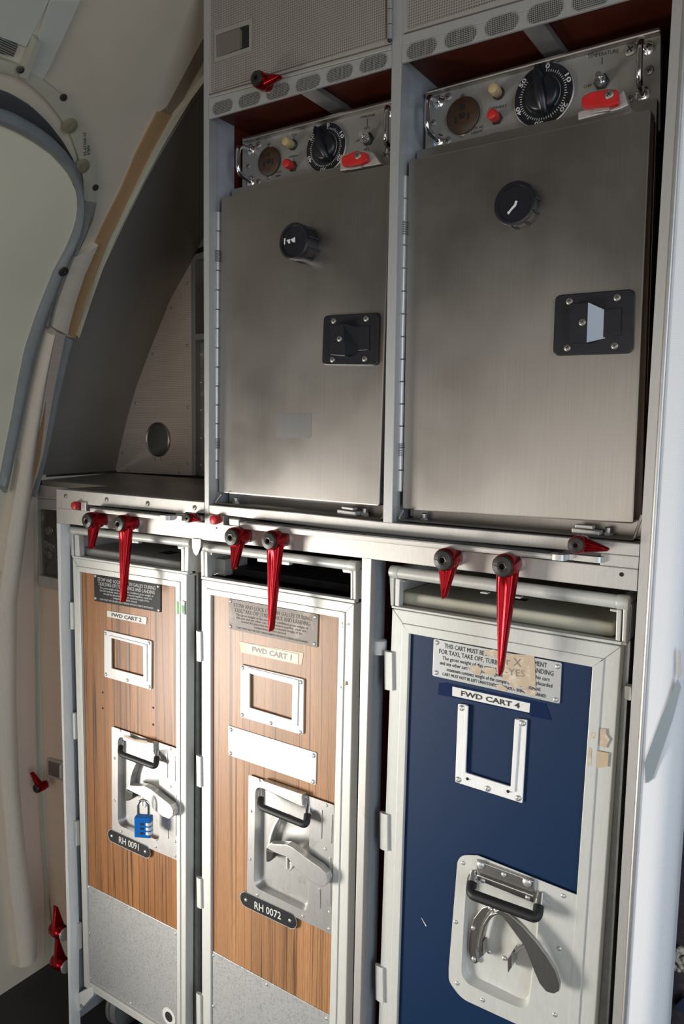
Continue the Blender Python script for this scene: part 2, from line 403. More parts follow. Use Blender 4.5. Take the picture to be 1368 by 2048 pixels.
# screws and rivets: one mesh each, copied
def proto_mesh(name, V, F, m, smooth=True, bevel=0):
    o = build(name, V, F, m, None, bevel=bevel, smooth=smooth); me = o.data; bpy.data.objects.remove(o); return me
def screw_proto():
    V, F = latheg((0,0,0), [(1, 0), (1, -.12), (.86, -.24), (.5, -.34), (.12, -.36)], 20); n = len(F)
    V, F = join((V, F), boxg(-.52, .52, -.37, -.30, -.10, .10), boxg(-.10, .10, -.371, -.30, -.52, .52))
    me = bpy.data.meshes.new('screw'); me.from_pydata([tuple(v) for v in V], [], F); me.materials.append(M['screw']); me.materials.append(M['ink'])
    for i, p in enumerate(me.polygons):
        p.material_index = 1 if i >= n else 0; p.use_smooth = i < n-2
    me.update(); return me
SCREW = screw_proto()
V_, F_ = latheg((0,0,0), [(1, 0), (.97, -.2), (.75, -.42), (.42, -.52), (.40, -.40), (.1, -.38)], 18); RIVET = proto_mesh('rivet', V_, F_, M['rivet'])
V_, F_ = latheg((0,0,0), [(1, 0), (.97, -.2), (.75, -.40), (.4, -.52), (.1, -.54)], 18); DOME = proto_mesh('dome_rivet', V_, F_, M['rivet'])
def disc_proto(m, hole=0):
    V, F = latheg((0,0,0), [(1, 0), (1, -.10), (.9, -.16), (.3, -.17), (.28, -.1 if hole else -.17), (.01, -.1 if hole else -.17)], 24); return proto_mesh('disc', V, F, m)
DISC_D, DISC_O, DISC_S = disc_proto(mat('dark_plug', (.05, .035, .03), .5)), disc_proto(mat('olive_disc', (.27, .235, .15), .5), 1), disc_proto(mat('worn_disc', (.30, .29, .27), .3, .9), 1)
def put(mesh, name, c, s, parent, rot=0, normal=None):
    o = bpy.data.objects.new(name, mesh); col.objects.link(o)
    if parent is not None: o.parent = parent
    o0 = org(parent); o.location = Vector(c)-o0; o.scale = (s, s, s)
    if normal is not None: o.rotation_euler = Vector(normal).to_track_quat('-Y', 'Z').to_euler()
    else: o.rotation_euler = (0, rot, 0)
    ORG[o.name] = Vector(c)
    return o
def screw(u, v, Y, r, parent): return put(SCREW, 'screw', P(u, v, Y), r, parent, random.uniform(0, 1.5))
def rivet(u, v, Y, r, parent, mesh=None): return put(mesh or RIVET, 'rivet', P(u, v, Y), r, parent, random.uniform(0, 1))
# ================================================================ the cabin shell
ZC = P(112, 978, 0).z                      # worktop height
struct(box('floor', -2.6, 2.2, -3.4, 1.3, -.05, 0, M['floor']))
struct(box('ceiling', -2.6, 2.2, -3.4, 1.3, 2.32, 2.37, M['cabin']))
struct(box('wall_back', -2.6, 2.2, 1.25, 1.3, 0, 2.32, M['cabin']))
# fuselage side: the curve runs fore and aft
zs = [k*.03 for k in range(0, 78)]; ys = [.13, .05, -.05, -.2, -.35, -.5]
V = []; F = []
for z in zs:
    for y in ys: V.append((gx(z), y, z))
for z in zs:
    for y in ys: V.append((gx(z)-.05, y, z))
ny = len(ys); N = len(zs)*ny
for i in range(len(zs)-1):
    for k in range(ny-1):
        F.append((i*ny+k, i*ny+k+1, (i+1)*ny+k+1, (i+1)*ny+k)); F.append(tuple(N+q for q in (i*ny+k, (i+1)*ny+k, (i+1)*ny+k+1, i*ny+k+1)))
    for k in (0, ny-1): F.append((i*ny+k, (i+1)*ny+k, N+(i+1)*ny+k, N+i*ny+k))
wall = struct(build('wall_left', V, F, M['cream'], None, smooth=True))
# tape strips, battens and the trim round the door opening, all fixed to the side
def trim(num, *a, **k): return struct(ribbon('trim_%d' % num, *a, **k))
trim(1, [(404,78),(333,213),(318,224)], [(440,60),(410,112),(352,222),(344,230)], .0015, M['tan_speck'])
trim(2, [(312,222),(300,245),(270,305),(240,378),(211,435),(186,490),(160,547),(142,605),(128,664)],
        [(345,228),(332,248),(300,308),(266,375),(237,435),(213,480),(188,547),(168,605),(149,675)], .004, M['tan'])
trim(3, [(345,224),(332,246),(300,304),(268,370),(240,430),(217,478),(193,540),(170,612),(152,672)],
        [(407,150),(372,205),(335,262),(300,322),(262,392),(230,458),(205,516),(178,588),(150,668)], .010, M['frame_cream'], bulge=.004)
trim(4, [(143,507),(128,545),(112,590),(103,625),(99,648)], [(190,484),(163,545),(145,600),(134,640),(129,664)], .012, M['fabric'], bulge=.004)
trim(5, [(98,-6),(63,100),(44,143)], [(156,-6),(93,133),(79,155)], .008, M['pale_green'], n=12)
trim(6, [(62,66),(47,105),(31,140)], [(70,70),(56,115),(44,144)], .018, M['frame_cream'], n=12)
trim(7, [(-40,-10),(-30,60)], [(97,-6),(50,90)], .004, M['pale_green'], n=12)
mh = trim(8, [(-12,66),(-12,100)], [(33,86),(24,108)], .006, M['mesh'], n=4)
# door surround: ring with rivets, black gap, two-part rubber seal
outer = [(-300,8),(-130,62),(-20,105),(30,122),(80,152),(120,183),(148,226),(173,275),(186,325),(190,365),(187,403)]
mid = [(-300,40),(-130,92),(-20,132),(20,142),(50,158),(80,184),(112,222),(136,262),(152,308),(161,352),(163,403)]
trim(9, mid, outer, .010, M['frame_cream'], bulge=.002)
seal_o2 = [(-300,75),(-130,130),(-20,172),(20,186),(60,210),(95,243),(122,278),(143,315),(152,348),(158,385)]
trim(10, seal_o2, [(a+2, b-2) for a, b in mid], -.004, M['dark'], base=-.02)
seal_m = [(-300,105),(-130,162),(-20,205),(20,218),(60,240),(95,264),(125,294),(146,325),(152,350),(156,378)]
trim(11, seal_m, seal_o2, .008, M['seal_dark'], bulge=.004)
s_in = [(-300,132),(-130,192),(-20,236),(20,252),(60,275),(95,300),(125,333),(143,365),(150,400),(145,440),(130,480),(100,537),(67,620),(43,693),(30,757),(17,830),(4,895),(-10,965)]
s_out = [(-300,105),(-130,162),(-20,205),(20,218),(60,240),(95,264),(125,294),(146,325),(158,360),(162,405),(158,450),(143,490),(114,562),(88,632),(67,702),(52,765),(38,832),(24,900),(6,985)]
trim(12, s_in, s_out, .014, M['seal'], bulge=.010, n=70, across=8)
dk_o = [(163,403),(161,450),(147,500),(138,520),(120,570),(104,630),(82,660),(66,725),(48,800),(33,890),(18,985),(0,1080)]
trim(13, [(160,403),(157,450),(143,490),(114,562),(88,632),(67,702),(52,765),(38,832),(24,900),(6,985),(-12,1080)], dk_o, -.006, M['dark'], base=-.02)
trim(14, [(164,394),(160,440),(147,485),(142,505)], [(187,398),(180,432),(165,468),(150,500)], .012, M['foam'], bulge=.004)
trim(15, [(102,585),(88,615),(80,640)], [(112,588),(104,625),(96,658)], .006, M['foam'], bulge=.006)
# the padded cream lining from the door foot up, and the pink vinyl beside it
trim(16, [(83,655),(66,725),(50,800),(34,890),(19,985),(2,1080),(-14,1200),(-14,1500),(-2,1640),(8,1760),(20,1860),(28,1930)],
         [(100,652),(88,715),(76,790),(66,850),(56,930),(48,1010),(38,1080),(22,1200),(21,1400),(27,1560),(38,1680),(53,1780),(64,1850),(62,1912)], .022, M['fabric'], bulge=.012, n=80, across=6)
trim(17, [(100,655),(88,715),(78,790),(66,850),(56,930),(48,1010),(38,1070)], [(128,668),(116,725),(103,790),(93,850),(84,905),(72,950),(56,1000)], .006, M['panel_pink'], bulge=.004, n=40)
trim(18, [(78,840),(68,880),(62,930),(52,980),(44,1020),(30,1066)], [(86,800),(82,850),(75,905),(62,960),(54,1010),(40,1066)], .011, M['tan'], n=24)
trim(19, [(128,670),(115,725),(102,790),(92,850),(83,905),(70,955),(58,990)], [(147,676),(136,715),(124,762),(110,815),(98,870),(84,925),(69,994)], .004, M['seal'], bulge=.012, n=40, across=5)
trim(20, [(38,1070),(24,1200),(23,1400),(29,1560),(40,1680),(55,1780),(66,1850),(66,1905)],
         [(64,990),(66,1200),(68,1400),(72,1560),(78,1680),(86,1780),(87,1850),(86,1910)], .004, M['panel_pink'], n=60)
for i, (u, v, r) in enumerate([(120,185,.006),(184,367,.006),(30,124,.006)]):
    put(DISC_S if i == 2 else DISC_D, 'screw' if i == 2 else 'hole_plug', S(u, v, .0125 if i < 2 else .018), r, wall, normal=gn(S(u, v).z))
for (u, v) in [(133,242),(158,324)]:
    o = put(DISC_O, 'hinge_disc', S(u, v, .0118), .013, wall, normal=gn(S(u, v).z))
for (u, v) in [(113,528)]:
    put(DISC_S, 'rivet', S(u, v, .0255), .010, wall, normal=gn(S(u, v).z))
for tx, qd in (('55-67350-15', [(160,303),(160,256),(165,255),(166,302)]), ('97800', [(168,301),(167,282),(172,281),(174,300)])):
    text('stencil', [tx], [S(u, v, .0128) for u, v in qd], 0, M['ink'], wall, spans=[(0, 1, 0, 1)], h=.0001)
# the airplane door: a thick curved leaf set inside the seal
def inside(u, v, h): return S(u, v, h)
din = resample(s_in, 60); V = []; F = []
nc = 9
for (a, b) in din:
    for k in range(nc):
        f = k/(nc-1); V.append(S(a+(-480-a)*f, b, .010))
n1 = len(V)
for p in list(V): V.append(p-gn(p.z)*.05)
for i in range(len(din)-1):
    for k in range(nc-1):
        q = (i*nc+k, i*nc+k+1, (i+1)*nc+k+1, (i+1)*nc+k); F.append(q); F.append(tuple(n1+x for x in q[::-1]))
    F.append((i*nc, (i+1)*nc, n1+(i+1)*nc, n1+i*nc))
dd = struct(build('door_1', V, F, M['door_cream'], None, smooth=True))

# ================================================================ steel lined niche beside the ovens
YN, YF = .13, .455
near = resample([(78,950),(92,880),(112,792),(140,700),(170,617),(205,540),(250,444),(300,345),(350,260),(407,172),(440,128)], 40)
far = resample([(230,945),(241,893),(254,838),(272,775),(300,700),(340,600),(385,520),(400,487),(430,440),(470,385)], 40)
nl = thing('niche_liner', 'dark satin steel sheet curving up the fuselage side above the small worktop', 'liner', (P(78,950,YN).x, .3, ZC))
V, F = [], []
for (a, b), (c, d) in zip(near, far):
    p, q = P(a, b, YN), P(c, d, YF)
    for f in (0, .25, .5, .75, 1): V.append(p.lerp(q, f))
n1 = len(V)
for p in list(V): V.append(p+Vector((-.003, 0, 0)))
for i in range(39):
    for k in range(4): q = (i*5+k, i*5+k+1, (i+1)*5+k+1, (i+1)*5+k); F += [q, tuple(n1+x for x in q[::-1])]
    F += [(i*5, (i+1)*5, n1+(i+1)*5, n1+i*5), (i*5+4, (i+1)*5+4, n1+(i+1)*5+4, n1+i*5+4)]
build('sheet', V, F, M['liner'], nl, smooth=True)
for u, v in [(304,349),(208,541),(139,729),(91,911)]:
    c = P(u, v, YN+.02); put(DOME, 'rivet', c, .005, nl, normal=(1, 0, -.4))
nb = thing('niche_back_panel', 'pinkish perforated triangular panel with round port at the back of the niche', 'panel', P(310,948,YF))
pn = slab('panel', [(230,944),(241,893),(254,838),(272,775),(300,700),(340,600),(383,522),(386,518),(390,952)], YF, .004, M['laminate_pink'], nb)
# round port
cP = P(317,879,YF); rp_ = .042
lathe('port_ring', cP, [(rp_-.005, YF+.0), (rp_-.005, YF-.004), (rp_-.002, YF-.006), (rp_+.001, YF-.004), (rp_+.002, YF)], M['steel'], nb)
V, F = latheg(cP, [(rp_-.005, YF-.0035), (rp_-.006, YF-.0025), (.0005, YF-.0025)], 32)
build('port_bore', V, F, M['steel_dark'], nb, smooth=True)
V, F = latheg(cP+Vector((.011, 0, .002)), [(.026, YF-.0026), (.0255, YF-.0034), (.0005, YF-.0034)], 32)
build('port_cover', V, F, M['cream'], nb, smooth=True)
for u, v in [(311,918),(323,918),(376,567),(343,616),(306,708),(272,806),(245,905),(257,940),(375,691),(376,814),(376,926),(359,944)]:
    rivet(u, v, YF, .0042, nb)
bf = thing('niche_frame', 'narrow grey metal frame with a dark slot between pink panel and oven post', 'frame', P(386,950,YF))  # back frame of the niche, around the dark slot
slab('upright', [(381.5,520),(390,515),(391,950),(383.5,950)], YF-.006, .03, M['post'], bf, bevel=.001)
slab('crossbar', [(384,518),(391,508),(432,496),(432,510),(391,520)], YF-.005, .03, M['post'], bf, bevel=.001)
slab('crossbar', [(390,668),(432,664),(432,676),(390,680)], YF-.005, .03, M['post'], bf, bevel=.001)
slab('bottom_strip', [(226,946),(440,957),(440,962),(226,951)], YF-.012, .012, M['steel_dark'], bf, bevel=.001)
slab('backing', [(384,500),(450,480),(450,960),(384,955)], YF+.09, .004, M['dark'], bf)
slab('red_lining', [(401,560),(450,556),(450,668),(401,668)], YF+.03, .004, M['rust'], bf)
dr = thing('drop_hinge_arm', 'scuffed pale metal arm with rivets standing in the dark slot by the oven post', 'arm', P(400,945,YF))
slab('arm', [(393,690),(399,685),(430,682),(430,952),(398,952),(394,940)], YF+.012, .012, M['foam'], dr, r=.004, bevel=.002)
slab('side_strip', [(391,694),(394,694),(395,945),(392,945)], YF+.004, .01, M['post'], dr)
for v in (709, 765, 820, 876, 930): rivet(402, v, YF+.012, .004, dr)
# small worktop over the trolley bays, lipped; and the angled rim that steps back to the fuselage
wt = thing('side_worktop', 'small stainless worktop with screwed front lip under the perforated niche', 'worktop', P(260,990,0))
A = P(112,978,0); B = P(409,1004.3,0)
zt = ZC
top = [Vector((A.x, .001, zt-.0004)), Vector((A.x, .122, zt)), Vector((P(79,961,.125).x, .125, zt)), Vector((PZz(230,945,zt).x, YF-.012, zt)), Vector((B.x+.0, YF-.012, zt)), Vector((B.x, .001, B.z-.0004))]
V = top+[p-Vector((0, 0, .012)) for p in top]; n = 6
build('top_sheet', V, [tuple(range(n)), tuple(range(2*n-1, n-1, -1))]+[(i, (i+1) % n, n+(i+1) % n, n+i) for i in range(n)], M['steel'], wt, bevel=.0015)
slab('front_lip', [(112.5,978),(408.5,1004.3),(409,1027),(372,1024),(366,1027.5),(160,1008),(150,1009),(147,1019),(112.6,1015.5)], 0, .02, M['alu'], wt, bevel=.001)
for u, v in [(131,992),(213,999),(295,1007),(389,1015.5)]: screw(u, v, -.0004, .0042, wt)
slab('rear_lip', [(226,944),(409,952.5),(409,956),(228,947.5)], YF-.02, .006, M['dark'], wt)
slab('return_lip', [(92,950),(228,941),(230,946),(92,954)], .2, .006, M['dark'], wt)

# ================================================================ recessed end panel at the fuselage side
YP = .125
ep = thing('end_panel', 'pinkish vinyl end panel with a scratched steel plate, set back left of the trolleys', 'panel', P(95,1900,YP))
slab('rim', [(79,961.5),(135,966),(135,1019),(113,1019),(73,1018.6),(70,997),(69,994)], YP, .02, M['alu'], ep, bevel=.001)
slab('rim_seam', [(70,996),(135,1001),(135,1002),(70,997)], YP-.0005, .002, M['ink_engraved'], ep)
slab('scratched_plate', [(75,1018),(135,1023),(135,1163),(80,1150)], YP+.006, .004, M['scratched'], ep)
slab('plate_edge', [(72,1018),(76,1018),(81,1150),(76,1150)], YP, .01, M['alu'], ep)
slab('ledge', [(75,1150),(135,1162),(135,1187),(115,1182),(76,1172)], YP-.006, .02, M['alu'], ep, bevel=.002)
slab('vinyl_face', [(66,994),(74,1010),(76,1172),(135,1184),(160,1880),(160,1905),(86,1866),(80,1600)], YP+.008, .01, M['panel_pink'], ep)
slab('joint_strip', [(60,994),(70,1000),(76,1160),(79,1330),(85,1560),(94,1700),(96,1870),(86,1850),(80,1640),(72,1500),(66,1300),(62,1100)], YP+.004, .006, M['pale_green'], ep, bevel=.001)
slab('kick_strip', [(90,1858),(98,1862),(160,1900),(160,1975),(88,1912)], YP, .01, M['pale_green'], ep, bevel=.001)
slab('lower_flap', [(66,1780),(87,1800),(88,1850),(86,1911),(70,1911),(67,1850)], YP-.01, .004, M['panel_pink'], ep, bevel=.001)
fl = slab('latch_frame', [(92.7,1516.5),(131,1527),(131,1565),(93.3,1552)], YP-.001, .01, M['alu'], ep, bevel=.001, r=.002)
slab('latch_flap', [(96,1522),(118,1528.5),(119,1557),(96.5,1549.5)], YP-.003, .004, M['steel_dark'], fl, bevel=.001)
slab('latch_grip', [(118.5,1530),(122,1531),(122.5,1558),(119,1557)], YP-.004, .004, M['paper'], fl, bevel=.001)
for u, v in [(100,1110),(96,1062),(101,1061),(93,1088),(103,1093)]: put(DISC_S, 'ring_mark', P(u, v, YP+.006), .009 if v != 1110 else .008, ep)
# ================================================================ galley frame
gf = thing('galley_frame', 'grey metal galley framework of posts and rails that carries the ovens and trolleys', 'galley frame', (-.7, .05, 0))
def fr(name, px, t, m=M['post'], Y=0, bevel=.001, **k): return slab(name, px, Y, t, m, gf, bevel=bevel, **k)
LOW = lambda u, v: ('m', P(u, v, 0).x, 0.0)
fr('post', [(407,-40),(417.5,-42),(417.5,238),(417.5,500),(418,1046),(409,1045),(407,500)], .020)
fr('post', [(785.5,-60),(806,-66),(803.6,126),(797,330),(790,700),(784.5,1046),(766,1044),(772,700),(778.7,380),(783.4,110)], .022)
# divider sheets run deep behind each post
def deep(name, u, v0, u1, v1, X=None, y0=.018, y1=.62, m=M['rust'], t=.004, z0=None, z1=None):
    X = P(u, v0, 0).x if X is None else X
    return box(name, X-t, X, y0, y1, z0, z1, m, gf)
XP1 = P(417.5, 500, 0).x; XP2 = P(795, 400, 0).x; XR = P(1281, 1086, 0).x
zA = P(600, 1010, 0).z-.0; 
box('divider', XP1-.012, XP1-.001, .018, .06, ZC-.02, 2.0, M['grey_skylit'], gf)
box('divider', XP1-.012, XP1-.002, .06, .62, ZC+.0, 2.0, M['rust'], gf)
box('divider', XP2-.012, XP2-.001, .018, .17, ZC-.02, 2.0, M['grey_skylit'], gf)
box('divider', XP2-.012, XP2-.002, .17, .62, ZC+.0, 2.0, M['rust'], gf)
box('divider', XR+.001, XR+.008, .004, .62, .02, 2.0, M['dark'], gf)
box('back_sheet', XP1-.012, XR, .62, .625, ZC-.02, 2.0, M['rust'], gf)
# rails
fr('lower_rail', [(112.6,1015.5),(162,1020.5),(409,1045),(740,1082),(1276,1139),(1273.5,1183),(740,1118),(408,1080),(137.5,1048),(113,1046)], .03, M['alu'])
fr('fascia', [(418,1010),(600,1026),(766,1044),(1279.5,1088),(1278,1113),(740,1067),(449,1030),(418,1027.5)], .03, M['alu'], bevel=.001)
fr('button_block', [(409,1027),(447,1031),(447,1050),(409,1046)], .028, M['alu'])
fr('end_block', [(1201,1106.5),(1278,1113.5),(1276.5,1138.5),(1200.5,1130.5)], .03, M['alu'])
# shelf the ovens stand on
za = P(600, 1029, 0).z
box('oven_shelf', XP1, XR, .028, .62, za-.012, za-.002, M['steel_dark'], gf)
box('shelf_filler', XP1, XR, .031, .12, P(800,1118,0).z, za-.012, M['steel_dark'], gf)
box('shelf_filler', P(115,1000,0).x, XP1, .031, .10, P(300,1068,0).z, ZC-.015, M['steel_dark'], gf)
# lower posts
xl0, xl1 = P(114,1050,0).x, P(120,1050,0).x
slab('lower_post', [(113,1046),(120.5,1047),(121.5,1240),(134.5,1700),(140,1860),(140,1980),('m',P(143,2048,0).x,0.02),('m',P(138,2048,0).x,0.02),(130,1700),(118,1240)], 0, .022, M['white'], gf, bevel=.0008)
X0 = P(120.5,1240,0).x
box('lower_divider', X0-.003, X0-.001, .002, .60, .03, P(200,1050,0).z, M['grey_skylit'], gf)
slab('lower_post', [(724,1115),(743,1117.5),(733,1500),(720,2048),('m',P(720,2048,0).x,0.0),('m',P(706,2048,0).x,0.0),(706,2048),(718,1500)], 0, .016, M['alu'], gf, bevel=.0008)
X3 = P(733,1500,0).x
box('lower_divider', X3-.010, X3-.001, .012, .045, .0, P(740,1118,0).z, M['grey_skylit'], gf)
box('lower_divider', X3-.010, X3-.002, .045, .60, .0, P(740,1118,0).z, M['rust'], gf)
box('lower_divider', P(390,1200,0).x-.006, P(390,1200,0).x, .10, .60, .0, P(390,1080,0).z, M['dark'], gf)
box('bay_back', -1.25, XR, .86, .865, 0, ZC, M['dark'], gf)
slab('catch_tab', [(383,1076),(402,1078),(401,1095),(396,1108),(392,1112),(387,1106),(384,1095)], -.002, .006, M['steel'], gf, r=.003, bevel=.0008)
lathe('guide_roller', P(758,1296,.03)+Vector((0,0,-.012)), [(.010, P(758,1280,.03).z+.001), (.0115, P(758,1280,.03).z), (.0115, P(758,1306,.03).z), (.010, P(758,1306,.03).z-.001)], M['paper'], gf, axis='Z')
slab('guide_bracket', [(743,1284),(757,1282),(757,1306),(742,1308)], .025, .012, M['paper'], gf, r=.002)
slab('guide_bracket', [(1249,1372),(1262,1374),(1262,1402),(1249,1398)], .03, .012, M['paper'], gf, r=.002)
lathe('drilled_hole', P(1243,1149,-.0003), [(.0026, -.0003), (.0024, -.0001), (.0022, .004)], M['dark'], gf)
lathe('drilled_hole', P(433,1056,-.0003), [(.0014, -.0003), (.0012, -.0001), (.001, .004)], M['dark'], gf)
# red push buttons
for u, v in [(147,1011.5), (426,1040)]:
    c = P(u, v, -.012); lathe('red_button', c, [(.0072, 0), (.0078, -.010), (.0072, -.0125), (.005, -.0135), (.0003, -.0138)], M['red_matt'], gf)
# vent strips with slotted windows
def vent(px, slots, name='vent_strip'):
    vs = slab(name, px, -.001, .003, M['post'], gf)
    for (u0, v0, u1, v1, hh) in slots:
        a, b = P(u0, v0, -.0015), P(u1, v1, -.0015); c = (a+b)/2; L = (b-a).length/2; h = hh
        loop = []
        for s, cx in ((1, L-h), (-1, -(L-h))):
            for k in range(9):
                t = -PI/2+PI*k/8 if s == 1 else PI/2+PI*k/8
                loop.append(Vector((c.x+cx+h*math.cos(t), c.y, c.z+h*math.sin(t))))
        inn = loop; out = [c+(p-c)+((p-c)-Vector((math.copysign(L-h, (p-c).x), 0, 0))).normalized()*.0012 for p in inn]
        build('slot_lip', *ringg(out, inn, .001), M['alu_plain'], vs)
        build('slot_mesh', *slabg([p+Vector((0, .0002, 0)) for p in inn], .0005), M['mesh'], vs)
vent([(417.8,197.4),(783.6,100),(783.2,134),(417.8,238.3)], [(425.5,219,465,208.5,.0088),(477.5,205.5,520.5,193.5,.0088),(533,189,578.5,176.5,.0088),(592,173,640,158.5,.0088),(653.5,154,705,139,.0088),(719.5,134,774,118.5,.0088)])
vent([(804,91.5),(1360,-66),(1356,-30),(803.6,126)], [(814,106,872.5,88.5,.0095),(889.5,83.5,952,64,.0095),(970.5,58,1036.5,38.5,.0095),(1055,33,1126,12,.0095),(1145,7,1222,-15,.0095)])
# compartment tops and the beams under them
zt1 = P(600,186,0).z; 
def comp_top(xa, xb, z):
    box('compartment_top', xa, xb, .004, .62, z+.010, z+.016, M['rust'], gf)
zs1 = P(600,187,0).z; zs2 = P(1063,52,0).z
comp_top(XP1, P(783,134,0).x, zs1); comp_top(XP2, XR+.001, zs2)
def beam(pa, pb, z):
    x0, x1 = PZz(*pa, z).x, PZz(*pb, z).x
    box('beam', x0, x1, .003, .62, z, z+.009, M['alu_plain'], gf, bevel=.001)
beam((599,187), (629.5,178.5), zs1); beam((1043,58), (1085,46), zs2)

# ---------------------------------------------------------------- red turn latches
def latch_meshes(L, w0, name):
    V, F = [], []; n = 30; NS = 27
    for i in range(n):
        t = i/(n-1); z = .004-(L+.004)*t; z = .004-(L+.004)*t
        wf = (1-t)
        w = .0130 if t < .06 else .0026+(w0-.0026)*(1-t)
        if t > .97: w *= .82
        if t > .995: w *= .5
        yc = -.020-.006*math.sin(PI*min(1, t*1.1))*0 - .010*t
        th = .011*(1-.45*t)
        for k in range(NS):
            a = k/(NS-1)*2-1
            sh = max(0, 1-abs(a)**3)**.6
            groove = .20*math.exp(-(a/.40)**2)*max(0, min(1, (t-.10)/.12))*max(0, min(1, (1.02-t)/.25))
            V.append((a*w, yc-th*(sh-groove)*1.15, z))
        V.append((w*.8, yc+.004, z)); V.append((-w*.8, yc+.004, z))
    m_ = NS+2
    for i in range(n-1):
        for k in range(m_):
            j = (k+1) % m_; F.append((i*m_+k, i*m_+j, (i+1)*m_+j, (i+1)*m_+k))
    F += [tuple(range(m_)), tuple(range((n-1)*m_, n*m_))[::-1]]
    B = latheg((0,0,0), [(.0120, -.003), (.0122, -.006), (.0136, -.009), (.0146, -.014), (.0150, -.030), (.0146, -.0355), (.0138, -.037)], 40)
    V, F = join((V, F), B)
    me = proto_mesh('turn_latch', V, F, M['red'])
    H = [(.0132, -.0365), (.0132, -.0385), (.0118, -.0405), (.0058, -.0415)]
    V2, F2 = latheg((0,0,0), H, 40, cap=False)
    hx = latheg((0,0,0), [(.0058, -.0415), (.0042, -.0412), (.0040, -.0370), (.0002, -.0370)], 6, cap=False)
    bt = proto_mesh('pivot_bolt', *join((V2, F2), hx), M['bolt'], bevel=0)
    sp = proto_mesh('spacer', *latheg((0,0,0), [(.0128, 0), (.0128, -.0032), (.0115, -.0036)], 32), M['alu_plain'])
    return me, bt, sp
LONG = latch_meshes(.1365, .0158, 'long'); SHORT = latch_meshes(.050, .0165, 'short')
_al = PI
def latch(meshes, u, v, Yface, parent, rot=0, s=1.0, rotz=0, at=None, bolt=None, name='turn_latch'):
    if at is None:
        c = P(u, v, Yface-.041*s); c.y = Yface
    else: c = Vector(at)
    o = bpy.data.objects.new(name, meshes[0]); col.objects.link(o); o.parent = parent
    o.location = c-org(parent); o.scale = (s, s, s); o.rotation_euler = (0, rot, rotz)
    for nm, me in (('pivot_bolt', meshes[1]), ('spacer', meshes[2])):
        b = bpy.data.objects.new(nm, me); col.objects.link(b); b.parent = o
    return o
for (a, b, c_, d) in [(172,1042,235,1048), (460,1075,535,1082), (884,1121,1003.5,1133.5)]:
    latch(SHORT, a, b, 0, gf); latch(LONG, c_, d, 0, gf)
latch(SHORT, 373, 1036.5, 0, gf, rot=-PI/2+.08, s=.52)
latch(SHORT, 1151, 1091, 0, gf, rot=-PI/2+.06, s=.72)
# two latches on the outboard face of the lower left post, levers up
for u, v in [(131,1869), (134,1934)]:
    c = P(u, v, .006); latch(SHORT, 0, 0, 0, gf, rot=PI-.0, rotz=-PI/2, at=c)
pl_ = latch(SHORT, 70, 1578, YP-.012, ep, rot=PI*.80, s=.75)

# ---------------------------------------------------------------- slide-out work boards
def pullout(label, quad, Yf, tail, brk):
    c = P(*quad[0], Yf)
    t = thing('pull_out_board', label, 'pull-out board', c, 'pull-out boards under the worktops')
    TL, TR, BR, BL = [P(*q, Yf) for q in quad]
    D_ = .11
    V = [TL, TR, BR, BL]+[p+Vector((0, D_, 0)) for p in (TL, TR, BR, BL)]
    build('board', V, [(0,1,2,3),(7,6,5,4),(0,4,5,1),(3,2,6,7),(0,3,7,4),(1,5,6,2)], M['alu'], t, bevel=.0022)
    V = [TL+Vector((.012,.003,.0002)), TR+Vector((-.010,.003,.0002)), TR+Vector((-.010,.10,.0002)), TL+Vector((.012,.10,.0002))]
    V = [p+Vector((0, 0, .0012)) for p in V]+V
    build('black_inlay', V, [(0,1,2,3),(7,6,5,4),(0,4,5,1),(3,2,6,7),(0,3,7,4),(1,5,6,2)], M['rubber'], t)
    # wavy end link, swept from plan points
    h0, h1 = TR.z, BR.z
    pts = [P(u, v, y) for u, v, y in tail]
    V, F = [], []
    w_ = .005
    N_ = len(pts)
    P2 = [Vector((p.x, p.y, 0)) for p in pts]
    sm = []
    for i in range(N_-1):
        a0 = P2[max(0, i-1)]; a1 = P2[i]; a2 = P2[i+1]; a3 = P2[min(N_-1, i+2)]
        for k in range(6):
            s = k/6; sm.append(.5*((2*a1)+(a2-a0)*s+(2*a0-5*a1+4*a2-a3)*s*s+(3*a1-a0-3*a2+a3)*s**3))
    sm.append(P2[-1])
    for i, p in enumerate(sm):
        d = (sm[min(i+1, len(sm)-1)]-sm[max(i-1, 0)]).normalized(); nrm = Vector((-d.y, d.x, 0))
        for q, z in ((p-nrm*w_, h0), (p+nrm*w_, h0), (p+nrm*w_, h1), (p-nrm*w_, h1)): V.append(Vector((q.x, q.y, z)))
    for i in range(len(sm)-1):
        for k in range(4): j = (k+1) % 4; F.append((i*4+k, i*4+j, (i+1)*4+j, (i+1)*4+k))
    F += [(0,1,2,3), (len(V)-1, len(V)-2, len(V)-3, len(V)-4)]
    build('end_link', V, F, M['chrome'] if False else M['alu_plain'], t, smooth=True)
    for px in brk: slab('hinge_bracket', px, -.004, .02, M['alu_plain'], t, bevel=.002)
    return t
pullout('short aluminium pull-out board with black top under the small worktop', [(179,1015.5),(327,1031),(327,1040),(179,1024)], -.020,
        [(325,1035,-.016),(336,1036,-.016),(347,1034,-.006),(356,1032,-.003),(368,1033,-.004)],
        [[(161,1003),(171.5,1004),(171.5,1022),(161,1021)],[(350,1027),(402,1032),(402,1043),(352,1037)]])
pullout('long aluminium pull-out board with black top and white print under the two ovens', [(478,1044),(1112,1109),(1112,1120.5),(479,1058)], -.020,
        [(1108,1114,-.016),(1122,1115,-.016),(1134,1111,-.006),(1146,1112,-.003),(1160,1113,-.003),(1196,1118,-.003),(1200,1118,.006)],
        [[(457,1036),(478,1038),(478,1052),(458,1050)]])

